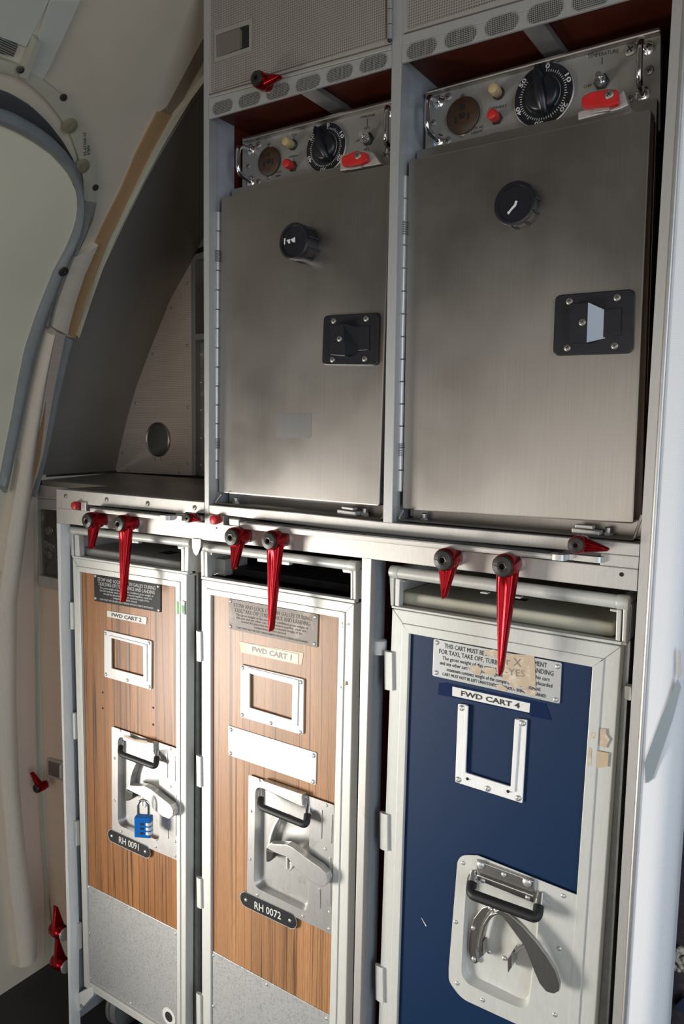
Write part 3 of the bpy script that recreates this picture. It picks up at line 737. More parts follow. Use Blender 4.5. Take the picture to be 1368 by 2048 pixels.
lg = bpy.data.objects['pull_out_board.001']
for u, du in ((718, 9), (735, 15), (755, 12), (771, 11), (787, 6), (802, 11)):
    p, q = P(u, 1064+(u-718)*.093, .012), P(u+du, 1064+(u+du-718)*.093, .012); zt_ = P(800, 1077, -.020).z+.0013
    box('white_print', p.x, q.x, .004, .007, zt_, zt_+.0003, M['ink_white'], lg)
# ---------------------------------------------------------------- overhead locker doors
def locker(label, door, lam, t_):
    t = thing('overhead_locker', label, 'locker', P(*door[-1], 0), 'overhead lockers')
    slab('door_frame', door, .001, .02, M['alu'], t, bevel=.0015)
    slab('laminate_face', lam, -.0012, .004, M['laminate'], t)
    return t
l1 = locker('left overhead locker with beige dimpled face, flush latch and small red turn latch',
    [(418,-30),(784,-100),(783.8,85),(783.6,99),(418,196.5)], [(422.5,-24),(771,-100),(771.5,77),(422.5,183)], 0)
slab('door_edge', [(418,188),(783.6,86.5),(783.6,88),(418,189.5)], -.0005, .002, M['ink_engraved'], l1)
lf = ring('latch_frame', [(429,61.5),(504,36.5),(504,100.5),(429,125)], [(432,70),(498,48.5),(498,94),(433,115.5)], -.0035, .003, M['alu_plain'], l1, ro=.002, ri=.001)
slab('latch_flap', [(432.5,70),(480,55.5),(480,97.5),(433,115.5)], -.003, .003, M['steel'], lf, bevel=.0008)
slab('finger_well', [(480,55),(498,48.5),(498,94),(480,99)], .0, .0006, M['dark'], lf) if False else slab('finger_well', [(480,55),(498,48.5),(498,94),(480,99)], -.0018, .0006, M['dark'], lf)
slab('flap_edge', [(480,56),(484,62),(484,96),(480,97.5)], -.0025, .001, M['steel_dark'], lf)
V, F = [], []
for k in range(6):
    a = P(779.5, 79-k*30, -.003); b = P(779.5, 79-k*30-28, -.003)
    V, F = join((V, F), latheg(a, [(.0036, a.z), (.0036, b.z)], 12, 'Z'))
build('hinge', V, F, M['alu_plain'], l1, smooth=True)
lathe('hinge_pin', P(779, 82, -.003), [(.0022, P(779,82,-.003).z-.001), (.0028, P(779,79,-.003).z)], M['bolt'], l1, axis='Z')
latch(SHORT, 511, 155, 0.0, l1, rot=-PI/2+.12, s=.78)
l2 = locker('right overhead locker with beige dimpled face above the larger looking oven',
    [(806,-60),(1360,-120),(1360,-68),(1055,2),(810,70),(804,90),(804,60)], [(815.5,-60),(1330,-120),(1180,-54),(984,1),(816.5,56.7)], 0)
slab('door_edge', [(808,66),(1360,-92),(1360,-90),(808,68.5)], -.0005, .002, M['ink_engraved'], l2)
slab('lower_lip', [(804,70),(1360,-90),(1360,-67),(804,91)], -.0002, .01, M['post'], l2, bevel=.0008)

# ---------------------------------------------------------------- right-hand partition with rounded end
wr = thing('right_partition', 'white ribbed partition with metal corner post right of the trolleys and ovens', 'partition', (XR+.05, .0, 0), kind='structure')
xa = XR; xb = P(1301,1080,0).x; xc = P(1312,1080,0).x; xd_ = P(1362,1680,0).x-.004
def plan(name, pts, m, z0=0.0, z1=2.3, smooth=True):
    n = len(pts); V = [(x, y, z) for z in (z0, .5, 1.0, 1.5, z1) for x, y in pts]; F = []
    for k in range(4):
        for i in range(n): j = (i+1) % n; F.append((k*n+i, k*n+j, (k+1)*n+j, (k+1)*n+i))
    F += [tuple(range(n)), tuple(range(4*n, 5*n))[::-1]]
    return build(name, V, F, m, wr, smooth=smooth)
plan('corner_post', [(xa, 0), (xb, 0), (xb, .03), (xa, .03)], M['alu'], smooth=False)
rb = (xc-xb)/2
plan('bead', [(xb+rb+rb*math.cos(a), .001-rb*1.0*math.sin(a)) for a in [PI*k/12 for k in range(12, -1, -1)]]+[(xc, .02), (xb, .02)], M['chrome'] if False else M['alu_plain'])
rr = .028
plan('ribbed_face', [(xc, .001), (xd_-rr, .001)]+[(xd_-rr+rr*math.sin(a), .001+rr-rr*math.cos(a)) for a in [PI/2*k/10 for k in range(1, 11)]]+[(xd_, .045), (xd_-.012, .055), (xc, .055)], M['white_panel'])
slab('tape_strip', [(1355,1358),(1362,1375),(1345,1440),(1305,1557),(1291,1567),(1289,1526),(1320,1440)], -.0008, .0008, M['ducttape'], wr)
slab('tape_tail', [(1356,1302),(1360,1300),(1362,1350),(1355,1360)], -.0008, .0008, M['alu_plain'], wr)
# ================================================================ ovens
def oven(label, K):
    D0, DF, DP = .020, .043, .064
    dl, dr_ = P(*K['door'][0], D0), P(*K['door'][2], D0)
    t = thing('oven', label, 'oven', ((dl.x+dr_.x)/2, .3, dr_.z-.02), 'galley ovens')
    # body behind everything
    X0, X1 = P(*K['panel'][0], DP).x, P(*K['panel'][1], DP).x; Z0 = P(*K['door'][3], D0).z-.012; Z1 = P(*K['panel'][0], DP).z
    box('housing', X0+.001, X1-.001, DP+.004, .55, Z0+.0, Z1-.004, M['steel_dark'], t, bevel=.002)
    box('lower_body', X0+.001, X1-.001, DF+.006, DP+.006, Z0, P(*K['flange'][0], DF).z-.004, M['steel'], t)
    slab('control_panel', K['panel'], DP, .006, M['panel_alu'], t, bevel=.0006)
    slab('top_lip', K['lip'], DP-.010, .014, M['steel'], t, bevel=.002)
    slab('flange', K['flange'], DF, .010, M['steel'], t, bevel=.0015, r=[.004]*2+[.001]*(len(K['flange'])-2))
    d = slab('oven_door', K['door'], D0, DF-D0-.003, M['steel'], t, r=.0035, bevel=.0018)
    if K.get('gasket'): slab('gasket', K['gasket'], D0+.012, .012, M['bakelite'], t)
    # piano hinge on the left
    (hx0, hv0), (hx1, hv1) = K['hinge']; a = P(hx0, hv0, D0-.001); b = P(hx1, hv1, D0-.001); V, F = [], []; n = 14
    for k in range(n):
        p = a.lerp(b, k/n); q = a.lerp(b, (k+.975)/n)
        V, F = join((V, F), latheg(((p.x+q.x)/2, p.y, 0), [(.0036, p.z), (.0043, p.z-.0006), (.0043, q.z+.0006), (.0036, q.z)], 14, 'Z'))
    h = build('hinge', V, F, M['alu_plain'], t, smooth=True)
    for f in (.14, .84):
        p = a.lerp(b, f); V, F = [], []
        for k in range(6): V, F = join((V, F), latheg((p.x, p.y, 0), [(.0040, p.z-k*.003), (.0052, p.z-k*.003-.0008), (.0052, p.z-k*.003-.0018), (.0040, p.z-k*.003-.0026)], 14, 'Z'))
        build('hinge_spring', V, F, M['steel_dark'], h, smooth=True)
    xl = P(*K['door'][0], D0).x
    box('hinge_leaf', a.x-.002, xl+.001, D0+.001, D0+.003, b.z, a.z, M['steel_dark'], h)
    # round vent knob
    u, v, r, hh = K['knob']; c = P(u, v, D0-hh)
    kb = lathe('vent_knob', c, [(r*.93, D0), (r*.96, D0-hh*.5), (r, D0-hh*.75), (r*.985, D0-hh*.95), (r*.90, D0-hh), (r*.80, D0-hh*.985), (r*.78, D0-hh*.93), (.0005, D0-hh*.92)], M['black'], t, 48)
    V, F = [], []
    for k in range(10):
        a_ = 2*PI*k/10+.2; V, F = join((V, F), latheg((c.x+r*.97*math.cos(a_), 0, c.z+r*.97*math.sin(a_)), [(r*.055, D0-.002), (r*.055, D0-hh*.86), (r*.03, D0-hh*.92)], 8))
    build('grip_rib', V, F, M['black'], kb, smooth=True)
    for px in K['scratch']: slab('paint_mark', px, D0-hh*.93, .0004, M['paper'], kb)
    # black paddle latch
    lp = slab('latch_plate', K['lplate'], D0-.005, .006, M['black'], t, r=.008, bevel=.0016)
    slab('paddle', [K['paddle'][0], K['facet'][0], K['facet'][3], K['paddle'][-1]], D0-.017, .013, M['black'], lp, bevel=.001, r=.001)
    slab('paddle_base', K['paddle'], D0-.0065, .003, M['black'], lp, bevel=.001, r=.001)
    a4 = [P(*q, D0-.017) for q in K['facet']]
    V = [a4[0], a4[1]+Vector((0,.013,0)), a4[2]+Vector((0,.013,0)), a4[3]]
    V += [p+Vector((0,.0012,0)) for p in V]
    build('paddle_slope', V, [(0,1,2,3),(7,6,5,4),(0,4,5,1),(1,5,6,2),(2,6,7,3),(3,7,4,0)], M['black_gloss'], lp)
    ring('finger_well', K['well'], K['well_in'], D0-.0062, .0015, M['alu_plain'] if False else M['black_gloss'], lp)
    for u, v in K['lscrews']: screw(u, v, D0-.005 if (u, v) != K['lscrews'][-1] else D0-.017, .0042, t)
    # loop handles
    for pts in K['handles']:
        base = [P(pts[0][0], pts[0][1], DP), P(pts[1][0], pts[1][1], DP-.034), P(pts[2][0], pts[2][1], DP-.034), P(pts[3][0], pts[3][1], DP)]
        hd = tube('handle', base, .0037, M['chrome'], t, 14, .012)
        for e in (base[0], base[3]): lathe('ferrule', e, [(.0085, DP), (.0085, DP-.0015), (.0060, DP-.0030), (.0050, DP-.0032)], M['chrome'], hd, 20)
    for u, v, r in K['screws']: screw(u, v, DP, r, t)
    # outlet
    u, v, r = K['socket']; c = P(u, v, DP-.004)
    so = lathe('power_socket', c, [(r, DP), (r, DP-.0035), (r*.95, DP-.0045), (r*.4, DP-.0048), (.0004, DP-.0048)], M['bakelite'], t, 40)
    s_ = r/.022
    V, F = join(boxg(c.x-.0095*s_, c.x-.0070*s_, DP-.0054, DP-.0046, c.z-.0085*s_, c.z-.0005*s_), boxg(c.x+.0070*s_, c.x+.0095*s_, DP-.0054, DP-.0046, c.z-.0065*s_, c.z+.0015*s_),
                boxg(c.x-.003*s_, c.x+.003*s_, DP-.0054, DP-.0046, c.z+.0065*s_, c.z+.0125*s_), latheg((c.x, 0, c.z-.0008), [(.0035*s_, DP-.0046), (.0035*s_, DP-.0062)], 16))
    build('pin_slot', V, F, M['dark'], so)
    # indicator lights: threaded collar with a cap that stands forward
    for nm, (u, v), (u2, v2), m in (('cycle_light', *K['cycle'], M['amber']), ('overheat_light', *K['heat'], M['red_plastic'])):
        b = P(u, v, DP); L_ = .021 if nm == 'cycle_light' else .019
        nut = lathe('lamp_nut', b, [(.0078, DP), (.0078, DP-.003), (.0070, DP-.0042)], M['bolt'], t, 6 if nm != 'cycle_light' else 28, smooth=False)
        prof = [(.0058, DP-.004), (.0060, DP-.008), (.0068, DP-.009), (.0068, DP-L_+.002), (.0060, DP-L_), (.0035, DP-L_-.0012), (.0003, DP-L_-.0014)]
        lathe(nm, b, prof, m, t, 24)
    # timer dial
    u, v, r = K['dial']; c = P(u, v, DP-.004)
    di = lathe('timer_dial', c, [(r*1.04, DP), (r*1.04, DP-.003), (r*1.01, DP-.0038)], M['alu_plain'], t, 56)
    lathe('dial_face', c, [(r*1.0, DP-.003), (r*1.0, DP-.0042), (r*.97, DP-.0044), (.0004, DP-.0044)], M['black'], di, 56)
    V, F = [], []
    for k in range(60):
        a_ = PI/2-2*PI*k/60-.12
        if 0 < (k % 60) < 52 or k == 0:
            r0_, r1_ = r*.73, r*(.80 if k % 5 else .84); ww = .0004
            ca, sa = math.cos(a_), math.sin(a_); pp = [(r0_, -ww), (r1_, -ww), (r1_, ww), (r0_, ww)]
            n = len(V); V += [(c.x+q*ca-s*sa, DP-.0046, c.z+q*sa+s*ca) for q, s in pp]+[(c.x+q*ca-s*sa, DP-.0044, c.z+q*sa+s*ca) for q, s in pp]
            F += [(n, n+1, n+2, n+3), (n, n+1, n+5, n+4), (n+1, n+2, n+6, n+5), (n+2, n+3, n+7, n+6), (n+3, n, n+4, n+7)]
    build('minute_mark', V, F, M['ink_white'], di)
    for k, s in enumerate(['0', '10', '20', '30', '40', '50']):
        a_ = PI/2-2*PI*k/6-.12+(0 if k else -.02); R_ = r*.905; q = Vector((c.x+R_*math.cos(a_), DP-.0044, c.z+R_*math.sin(a_)))
        wv = Vector((math.sin(a_), 0, -math.cos(a_)))*(r*.075*len(s)); hv = Vector((math.cos(a_), 0, math.sin(a_)))*(r*.07)
        g = [q-wv+hv, q+wv+hv, q+wv-hv, q-wv-hv]
        text('dial_numeral', [s], [('m', p.x, p.z) for p in g], DP-.0044, M['ink_white'], di, spans=[(0, 1, 0, 1)], h=.0003, bold=.02)
    # pointer knob
    kr = r*.58
    kn = lathe('timer_knob', c, [(kr*1.04, DP-.0044), (kr*1.02, DP-.008), (kr*.90, DP-.011), (kr*.80, DP-.0125), (.0004, DP-.013)], M['black'], di, 40)
    an = K['point']; dx = Vector((math.cos(an), 0, math.sin(an))); px_ = Vector((-dx.z, 0, dx.x)); V = []; F = []
    st = [(-.78, .08, .006), (-.6, .16, .013), (-.1, .21, .017), (.4, .19, .017), (.8, .12, .013), (1.02, .06, .008)]
    for s, wd, hh_ in st:
        for q, y in ((-1, .0), (-.72, .85), (-.25, 1), (.25, 1), (.72, .85), (1, .0)):
            p = c+dx*s*r*.93+px_*q*wd*r; V.append(Vector((p.x, DP-.006-y*hh_, p.z)))
    for i in range(len(st)-1):
        for k in range(5): F.append((i*6+k, i*6+k+1, (i+1)*6+k+1, (i+1)*6+k))
    F += [(0,1,2,3,4,5), tuple(range(len(V)-6, len(V)))[::-1]]
    build('pointer_grip', V, F, M['black'], di, smooth=True)
    V, F = latheg(c, [(kr*1.03, DP-.0062), (kr*1.06, DP-.0050)], 40, cap=False); V2 = [Vector(v) for v in V]
    build('knob_ring', V2, [f for i, f in enumerate(F) if (i < 8 or i > 34) or 14 < i < 26], M['alu_plain'], di)
    # toggle switch
    u, v = K['toggle']; c = P(u, v, DP-.006)
    tg = lathe('toggle_nut', c, [(.0092, DP), (.0092, DP-.0035), (.0080, DP-.0045)], M['bolt'], t, 6, smooth=False)
    lathe('toggle_collar', c, [(.0066, DP-.004), (.0066, DP-.009), (.0050, DP-.0092), (.0048, DP-.006), (.0003, DP-.006)], M['chrome'], t, 24)
    tip = P(*K['ttip'], DP-.021)
    tube('toggle_lever', [c+Vector((0,.0,0)), c.lerp(tip, .45), c.lerp(tip, .85), tip], lambda s: .0020+.0016*s*s, M['chrome'], t, 12)
    # red swivel catch on its bracket
    slab('catch_bracket', K['cbr'], D0+.008, .030, M['alu'], t, bevel=.0012)
    rc = slab('door_catch', K['catch'], D0-.002, .009, M['red_plastic'], t, r=.004, bevel=.0025, seg=3)
    for o_ in (rc,):
        for f in o_.data.polygons: f.use_smooth = False
    slab('catch_stop', K['cstop'], D0+.004, .006, M['alu_plain'], t, bevel=.0008)
    screw(*K['cscrew'], D0-.002, .0052, t)
    # drip tray, bolts and foot clip
    a, b, c2, d2 = K['tray']
    pts = [P(*q, .010) for q in K['tray']]
    V, F = [], []
    n = len(pts)
    for y in (.004, .012):
        for p in pts: V.append(Vector((p.x, y, p.z)))
        for p, q in zip(pts, [Vector((0, 0, .0022))]*n): V.append(Vector((p.x, y, p.z))+q)
    tr = tube('drip_tray_rim', pts, .0017, M['steel'], t, 8, .004)
    zf = pts[1].z; zr = pts[2].z
    V = [Vector((pts[1].x, .010, zf)), Vector((pts[2].x, .010, zr)), Vector((pts[2].x, .10, zr)), Vector((pts[1].x, .10, zf))]; V += [p-Vector((0, 0, .001)) for p in V]
    build('drip_tray', V, [(0,1,2,3),(7,6,5,4),(0,4,5,1),(1,5,6,2),(2,6,7,3),(3,7,4,0)], M['steel_dark'], t)
    for u, v in K['bolts']:
        c = P(u, v, .03); bb = lathe('foot_bolt', c, [(.0062, c.z-.008), (.0062, c.z-.002), (.0055, c.z)], M['alu_plain'], t, 6, axis='Z', smooth=False)
        lathe('bolt_shank', c, [(.0040, c.z), (.0040, c.z+.006), (.003, c.z+.007)], M['steel'], bb, 12, axis='Z')
    slab('foot_clip', K['clip'], .012, .018, M['alu'], t, bevel=.0012)
    slab('clip_tongue', K['tongue'], .016, .012, M['alu'], t, bevel=.0008)
    for s in K['texts']: text('panel_lettering', [s[0]], s[1], DP-.0001, M['ink'], t, spans=[(0, 1, 0, 1)], h=.0002)
    for a_, b_, w_ in K['lines']:
        p, q = P(*a_, DP-.0004), P(*b_, DP-.0004); box('panel_line', min(p.x, q.x)-w_, max(p.x, q.x)+w_, DP-.0004, DP, min(p.z, q.z)-w_*.5, max(p.z, q.z)+w_*.5, M['ink'], t)
    return t
M['black_gloss'] = mat('glossy_black_slope', (.016, .018, .024), .07, 0, (80,80,80), .02, spec=.8)
def z3(x, y): return (600+x/6.84, 180+y/6.84)
def z4(x, y): return (460+x/5.7, 230+y/5.7)
def z5(x, y): return (840+x/4.275, 120+y/4.275)
def za_(x, y): return (400+x/2.926, 380+y/2.926)
def zb_(x, y): return (780+x/2.3265, 300+y/2.3265)
o1 = oven('left stainless oven with a grey rectangular patch low on its door', dict(
    door=[(442.5,394.7),(781,328),(758.5,1012),(437,985)],
    panel=[(485,279),(788,200),(788,330),(484,392)], lip=[(483,275.5),(790,195),(790,203.5),(485.5,283)],
    flange=[(463.5,378.5),(788,309.5),(766,1040),(458,1010)],
    hinge=((436,424),(431.5,959)), knob=(586,482,.0262,.030),
    scratch=[[(568,477),(571,476),(570,489),(568,489)],[(573,480),(580,478),(580,487),(577,487)],[(581,479),(590,474),(590,485),(585,484)]],
    lplate=[(646.8,631),(758,624.2),(755.5,731.5),(643.3,730.3)],
    paddle=[za_(762,795),za_(838,778),za_(920,804),za_(985,799),za_(985,937),za_(915,940),za_(850,974),za_(762,965)],
    facet=[za_(838,780),za_(920,804),za_(915,938),za_(850,972)], well=[za_(915,797),za_(990,795),za_(990,942),za_(912,942)], well_in=[za_(920,803),za_(984,801),za_(984,936),za_(918,937)],
    lscrews=[za_(782,766),za_(972,753),za_(775,993),za_(963,988),za_(816,871)],
    handles=[[z4(240,395),z4(92,345),z4(92,660),z4(240,760)], [z3(1225,310),z3(1192,215),z3(1165,700),z3(1240,810)]],
    screws=[(*z4(324,343),.0055),(*z4(447,350),.0040),(*z4(207,585),.0040),(*z4(442,706),.0040),(*z4(320,765),.0050),(*z3(1172,893),.0055)],
    socket=(*z4(438,525),.0215), cycle=(z4(722,345),z4(665,300)), heat=(z4(722,590),z4(655,545)),
    dial=(*z4(1090,370),.0345), point=PI/2+.45, toggle=z3(905,660), ttip=z3(825,600),
    cbr=[(680,311),(722,300),(745,304),(763,328),(680,342)], catch=[(681.5,313),(712,301),(731,305),(734,322),(720,327),(684,333)],
    cscrew=(715.5,311), cstop=[(698,336),(721,331),(721,336),(698,340)],
    tray=[(444,988),(430.5,1006),(763,1039),(776,1018)], bolts=[(472,1003),(729.5,1025)],
    clip=[(674,1019),(711,1024),(711,1032),(674,1027)], tongue=[(683,1013),(706,1016),(706,1021),(683,1018)],
    texts=[('TEMPERATURE',[z3(820,365),z3(1025,322),z3(1025,352),z3(820,392)]), ('250°C',[z3(878,512),z3(958,497),z3(958,528),z3(878,543)]),
           ('OFF',[z3(766,687),z3(815,677),z3(815,702),z3(766,712)]), ('150°C',[z3(875,800),z3(948,785),z3(948,815),z3(875,830)]),
           ('CYCLE',[z4(695,218),z4(760,205),z4(760,230),z4(695,243)]), ('OVERHEAT',[z4(672,470),z4(778,448),z4(778,470),z4(672,492)]),
           ('115VAC',[z4(517,645),z4(592,630),z4(592,656),z4(517,670)]), ('1000W',[z4(517,687),z4(578,675),z4(578,700),z4(517,712)])],
    lines=[(z3(920,390),z3(920,500),.0002),(z3(835,680),z3(850,678),.0002),(z3(912,740),z3(912,795),.0002),(z4(728,235),z4(728,295),.0002),(z4(728,490),z4(728,530),.0002)]))
slab('cleaned_patch', [(552.5,829),(554,827),(621,826.5),(622.5,829),(622,874),(619,876.5),(556,875),(552.5,872)], .0197, .0004, mat('grey_label_ghost', (.20,.20,.20), .42, .95, (900,900,8), .1, .05), o1)
o2 = oven('right stainless oven whose plain door has a white-scratched black knob', dict(
    door=[(817.4,320),(1302,217),(1266.5,1047.7),(804.5,1018.5)],
    panel=[(852,184),(1321.5,58),(1320,260),(850,320)], lip=[(851.5,181),(1319,52),(1322,62),(853,187.5)],
    flange=[(833.7,301),(1314.5,193.5),(1284,1080),(826,1045)], gasket=[(1300,240),(1307.5,240),(1289,800),(1283,1040),(1262,1040)],
    hinge=((809,352),(799,984)), knob=(1028,406,.0262,.020),
    scratch=[[(1018,421),(1028,409),(1031,401),(1035,402),(1032,412),(1024,420),(1018,428)],[(1014,424),(1018,422),(1019,428),(1016,429)]],
    lplate=[(1109.8,590),(1269,577),(1265.6,706.5),(1105,712)],
    paddle=[zb_(835,715),zb_(922,708),zb_(1000,742),zb_(1075,735),zb_(1070,860),zb_(990,870),zb_(915,898),zb_(835,895)],
    facet=[zb_(922,709),zb_(1000,743),zb_(995,868),zb_(915,896)], well=[zb_(998,735),zb_(1078,732),zb_(1073,864),zb_(993,872)], well_in=[zb_(1003,740),zb_(1066,738),zb_(1062,858),zb_(999,866)],
    lscrews=[zb_(835,704),zb_(1057,687),zb_(825,921),zb_(1045,911),zb_(895,802)],
    handles=[[z5(160,360),z5(62,305),z5(58,600),z5(158,690)], [(1180+465/4.096,400/4.096),(1180+410/4.096,325/4.096),(1180+398/4.096,650/4.096),(1180+432/4.096,775/4.096)]],
    screws=[(*z5(241,317),.0055),(*z5(368,318),.0042),(*z5(113,537),.0042),(*z5(361,631),.0045),(*z5(236,692),.0055),(1261,99.5,.0075),(1298.5,141,.0055),(1260,198,.0042)],
    socket=(*z5(362,472),.0235), cycle=(z5(675,290),z5(625,240)), heat=(z5(660,505),z5(622,462)),
    dial=(*z5(1052,300),.0370), point=PI/2+.22, toggle=(1201,161), ttip=(1196,148),
    cbr=[(1156,224),(1230,196),(1247,180),(1257,210),(1240,218),(1156,240)], catch=[(1162.5,194),(1180,184),(1215,177.5),(1235,179),(1237,207),(1225,211),(1163,216)],
    cscrew=(1218.5,189), cstop=[(1185,218),(1219,212),(1219,221),(1185,226)],
    tray=[(808,1020),(798,1039),(1267,1079),(1284,1030)], bolts=[(848,1036),(1216.5,1065)],
    clip=[(1143,1056),(1198,1063),(1198,1072),(1143,1066)], tongue=[(1150,1049),(1185,1052),(1185,1059),(1150,1056)],
    texts=[('TEMPERATURE',[(1175,109),(1237,97),(1237,105),(1175,117)]), ('OFF',[(1168,171),(1184,167),(1184,173),(1168,177)]),
           ('OVERHEAT',[z5(588,408),z5(742,376),z5(742,400),z5(588,432)]), ('115V AC',[z5(443,578),z5(543,554),z5(543,578),z5(443,602)]), ('1000W',[z5(440,615),z5(536,590),z5(536,614),z5(440,640)])],
    lines=[((1204,114),(1204,128),.0002),(z5(600,632),z5(690,612),.0001)]))
# ================================================================ service carts
YC = .020
def zo(ox, oy, s): return lambda x, y: (ox+x/s, oy+y/s)
c2 = zo(60, 940, 3.42); c2b = zo(0, 1240, 3.42); c2c = zo(0, 1640, 3.257); c2d = zo(200, 1420, 6.4)
c1 = zo(400, 960, 2.974); c1b = zo(380, 1280, 3.257); c1c = zo(380, 1640, 3.257); c1d = zo(470, 1520, 5.687)
c4 = zo(740, 980, 2.178); c4b = zo(740, 1240, 2.178); c4c = zo(740, 1640, 2.178)
ZB = .115                                      # underside of a cart
def stadium(p, q, h, Y):
    a, b = P(*p, Y), P(*q, Y); d = (b-a).normalized(); n_ = Vector((-d.z, 0, d.x)); out = []
    for k in range(13):
        t = -PI/2+PI*k/12; out.append(b+d*h*math.cos(t)+n_*h*math.sin(t))
    for k in range(13):
        t = PI/2+PI*k/12; out.append(a+d*h*math.cos(t)+n_*h*math.sin(t))
    return out
def cart(label, K):
    mf = K['mf']
    fl, frr = K['frame'][0], K['frame'][1]          # outer top corners of the door frame
    xL = P(*fl, YC).x; xR = P(*frr, YC).x; zT = P(*K['shelf'][0], YC).z
    t = thing('service_cart', label, 'service cart', ((xL+xR)/2, .42, 0), 'galley service carts')
    xl2 = P(*K['frame'][3], YC).x; xr2 = P(*K['frame'][2], YC).x
    # carcass
    xr_out = P(*K['right'], YC).x
    box('cart_body', xL+.002, xr_out, YC+.022, .80, ZB, zT-.001, M['cart_side'], t, bevel=.003)
    slab('shelf_edge', K['shelf'], YC-.003, .012, M['cart_alu'] if mf != M['cart_grey'] else mf, t, bevel=.001)
    zs_ = P(*K['shelf'][1], YC)
    box('top_deck', xL+.004, xr_out-.002, YC+.006, .78, zT-.004, zT-.001, K['deck'], t)
    # side cheeks over the top opening and the grab bar
    bt = K['bar']; barL, barR = P(*bt[0], YC), P(*bt[1], YC)
    for px in K['posts']: slab('corner_post', px, YC, .025, mf, t, bevel=.0015)
    for px in K['ribs']: slab('corner_post_rib', px, YC-.001, .012, mf, t, bevel=.001)
    za2 = barL.z-.004
    box('side_cheek', xL+.001, xL+.003, YC+.02, .80, zT, za2-.01, mf, t)
    box('side_cheek', xr_out-.004, xr_out-.001, YC+.02, .80, zT, barR.z-.012, mf, t)
    a = (P(*bt[0], YC)+P(*bt[3], YC))/2; b = (P(*bt[1], YC)+P(*bt[2], YC))/2; r = (P(*bt[0], YC)-P(*bt[3], YC)).length/2
    a.y = b.y = YC+r*.6
    bar = tube('grab_bar', [a, b], r, mf, t, 20)
    e = K['cap']
    for p, q, rr_ in ((a-Vector((.0015,0,0)), a+Vector((e,0,0)), 1.10), (b-Vector((e,0,0)), b+Vector((.0015,0,0)), 1.10)):
        build('bar_cap', *join(tubeg([p, q], r*rr_, 20)), mf, t, bevel=.002, smooth=True)
    for px in K['tabs']: slab('bar_tab', px, YC+.004, .010, mf, t, bevel=.001)
    # long top rails going back from the bar
    for xx, zz in ((a.x+.006, a.z), (b.x-.006, b.z)):
        tube('top_rail', [Vector((xx, YC+r, zz)), Vector((xx, .80, zz))], r*.8, mf, t, 12)
    # door: frame with mitred corners, panel, kick plate
    fo = K['frame']; pi_ = K['panel']
    def low(p, q, z):                            # extend the line p->q on the door plane down to height z
        A_, B_ = P(*p, YC), P(*q, YC); f = (z-A_.z)/(B_.z-A_.z); return ('m', A_.x+(B_.x-A_.x)*f, z)
    OBL, OBR = low(fo[0], fo[3], ZB), low(fo[1], fo[2], ZB)
    IBL, IBR = low(pi_[0], pi_[3], K['zk']), low(pi_[1], pi_[2], K['zk'])
    dr_ = ring('door_frame', [fo[0], fo[1], OBR, OBL], [pi_[0], pi_[1], IBR, IBL], YC, .020, mf, t, ro=.002, bevel=.0012)
    # raised inner bead of the frame
    def sh(p, q, f): A_, B_ = Q(p, YC), Q(q, YC); c = A_.lerp(B_, f); return ('m', c.x, c.z)
    pairs = list(zip([pi_[0], pi_[1], IBR, IBL], [fo[0], fo[1], OBR, OBL]))
    ring('frame_bead', [sh(p, q, .42) for p, q in pairs], [sh(p, q, .02) for p, q in pairs], YC-.0018, .003, mf, dr_, bevel=.0008)
    for p, q in pairs[:2]:
        A_, B_ = Q(p, YC-.0004), Q(q, YC-.0004); s_ = Vector((.00035, 0, 0))
        g = [A_.lerp(B_, .42)-s_, B_-s_, B_+s_, A_.lerp(B_, .42)+s_]
        build('mitre_joint', *slabg([Vector((p_.x, YC-.0003, p_.z)) for p_ in g], .0006), M['ink_engraved'], dr_)
    # the panel is cut out behind the latch recess
    hole = [Vector((p.x, YC+.003, p.z)) for p in rounded([P(*p, YC) for p in K['dish'][0]], .010, 6)]; quad = [Q(p, YC+.003) for p in (pi_[0], pi_[1], IBR, IBL)]
    hc = sum(hole, Vector((0,0,0)))/len(hole)
    def hit(loop, a_):
        d_ = Vector((math.cos(a_), 0, math.sin(a_))); best = None
        for i in range(len(loop)):
            p, q = loop[i]-hc, loop[(i+1) % len(loop)]-hc; e_ = q-p; den = d_.x*e_.z-d_.z*e_.x
            if abs(den) < 1e-12: continue
            t_ = (p.x*e_.z-p.z*e_.x)/den; s_ = (p.x*d_.z-p.z*d_.x)/den
            if t_ > 0 and -1e-6 <= s_ <= 1+1e-6 and (best is None or t_ > best): best = t_
        return hc+d_*best
    angs = sorted({round(math.atan2((p-hc).z, (p-hc).x), 5) for p in hole+quad})
    build('door_panel', *ringg([hit(quad, a_) for a_ in angs], [hit(hole, a_) for a_ in angs], .012), K['mp'], t)
    if K['kick']:
        kl, kr_ = K['kick']; KL = low(pi_[0], pi_[3], K['zk']+.001); KR = low(pi_[1], pi_[2], K['zk']+.001)
        kp = slab('kick_plate', [kl, kr_, KR, KL], YC+.0015, .003, M['galv'], t, bevel=.0006)
        for p in K['kriv']: rivet(*p, YC+.0015, .0026, kp, DOME)
    # hinges on the left edge
    for (u0, v0), (u1, v1) in K['hinges']:
        p, q = P(u0, v0, YC-.002), P(u1, v1, YC-.002); w_ = K['hw']
        hz = slab('hinge', [('m', p.x, p.z), ('m', p.x+w_, p.z), ('m', q.x+w_, q.z), ('m', q.x, q.z)], YC-.004, .008, mf, t, r=.001, bevel=.001)
        tube('hinge_barrel', [Vector((p.x-.0012, YC, p.z)), Vector((q.x-.0012, YC, q.z))], .0028, mf, hz, 10)
    # placard
    pl = slab('placard', K['placard'], YC+.0010, .002, K['mpl'], t, r=.0025, bevel=.0004)
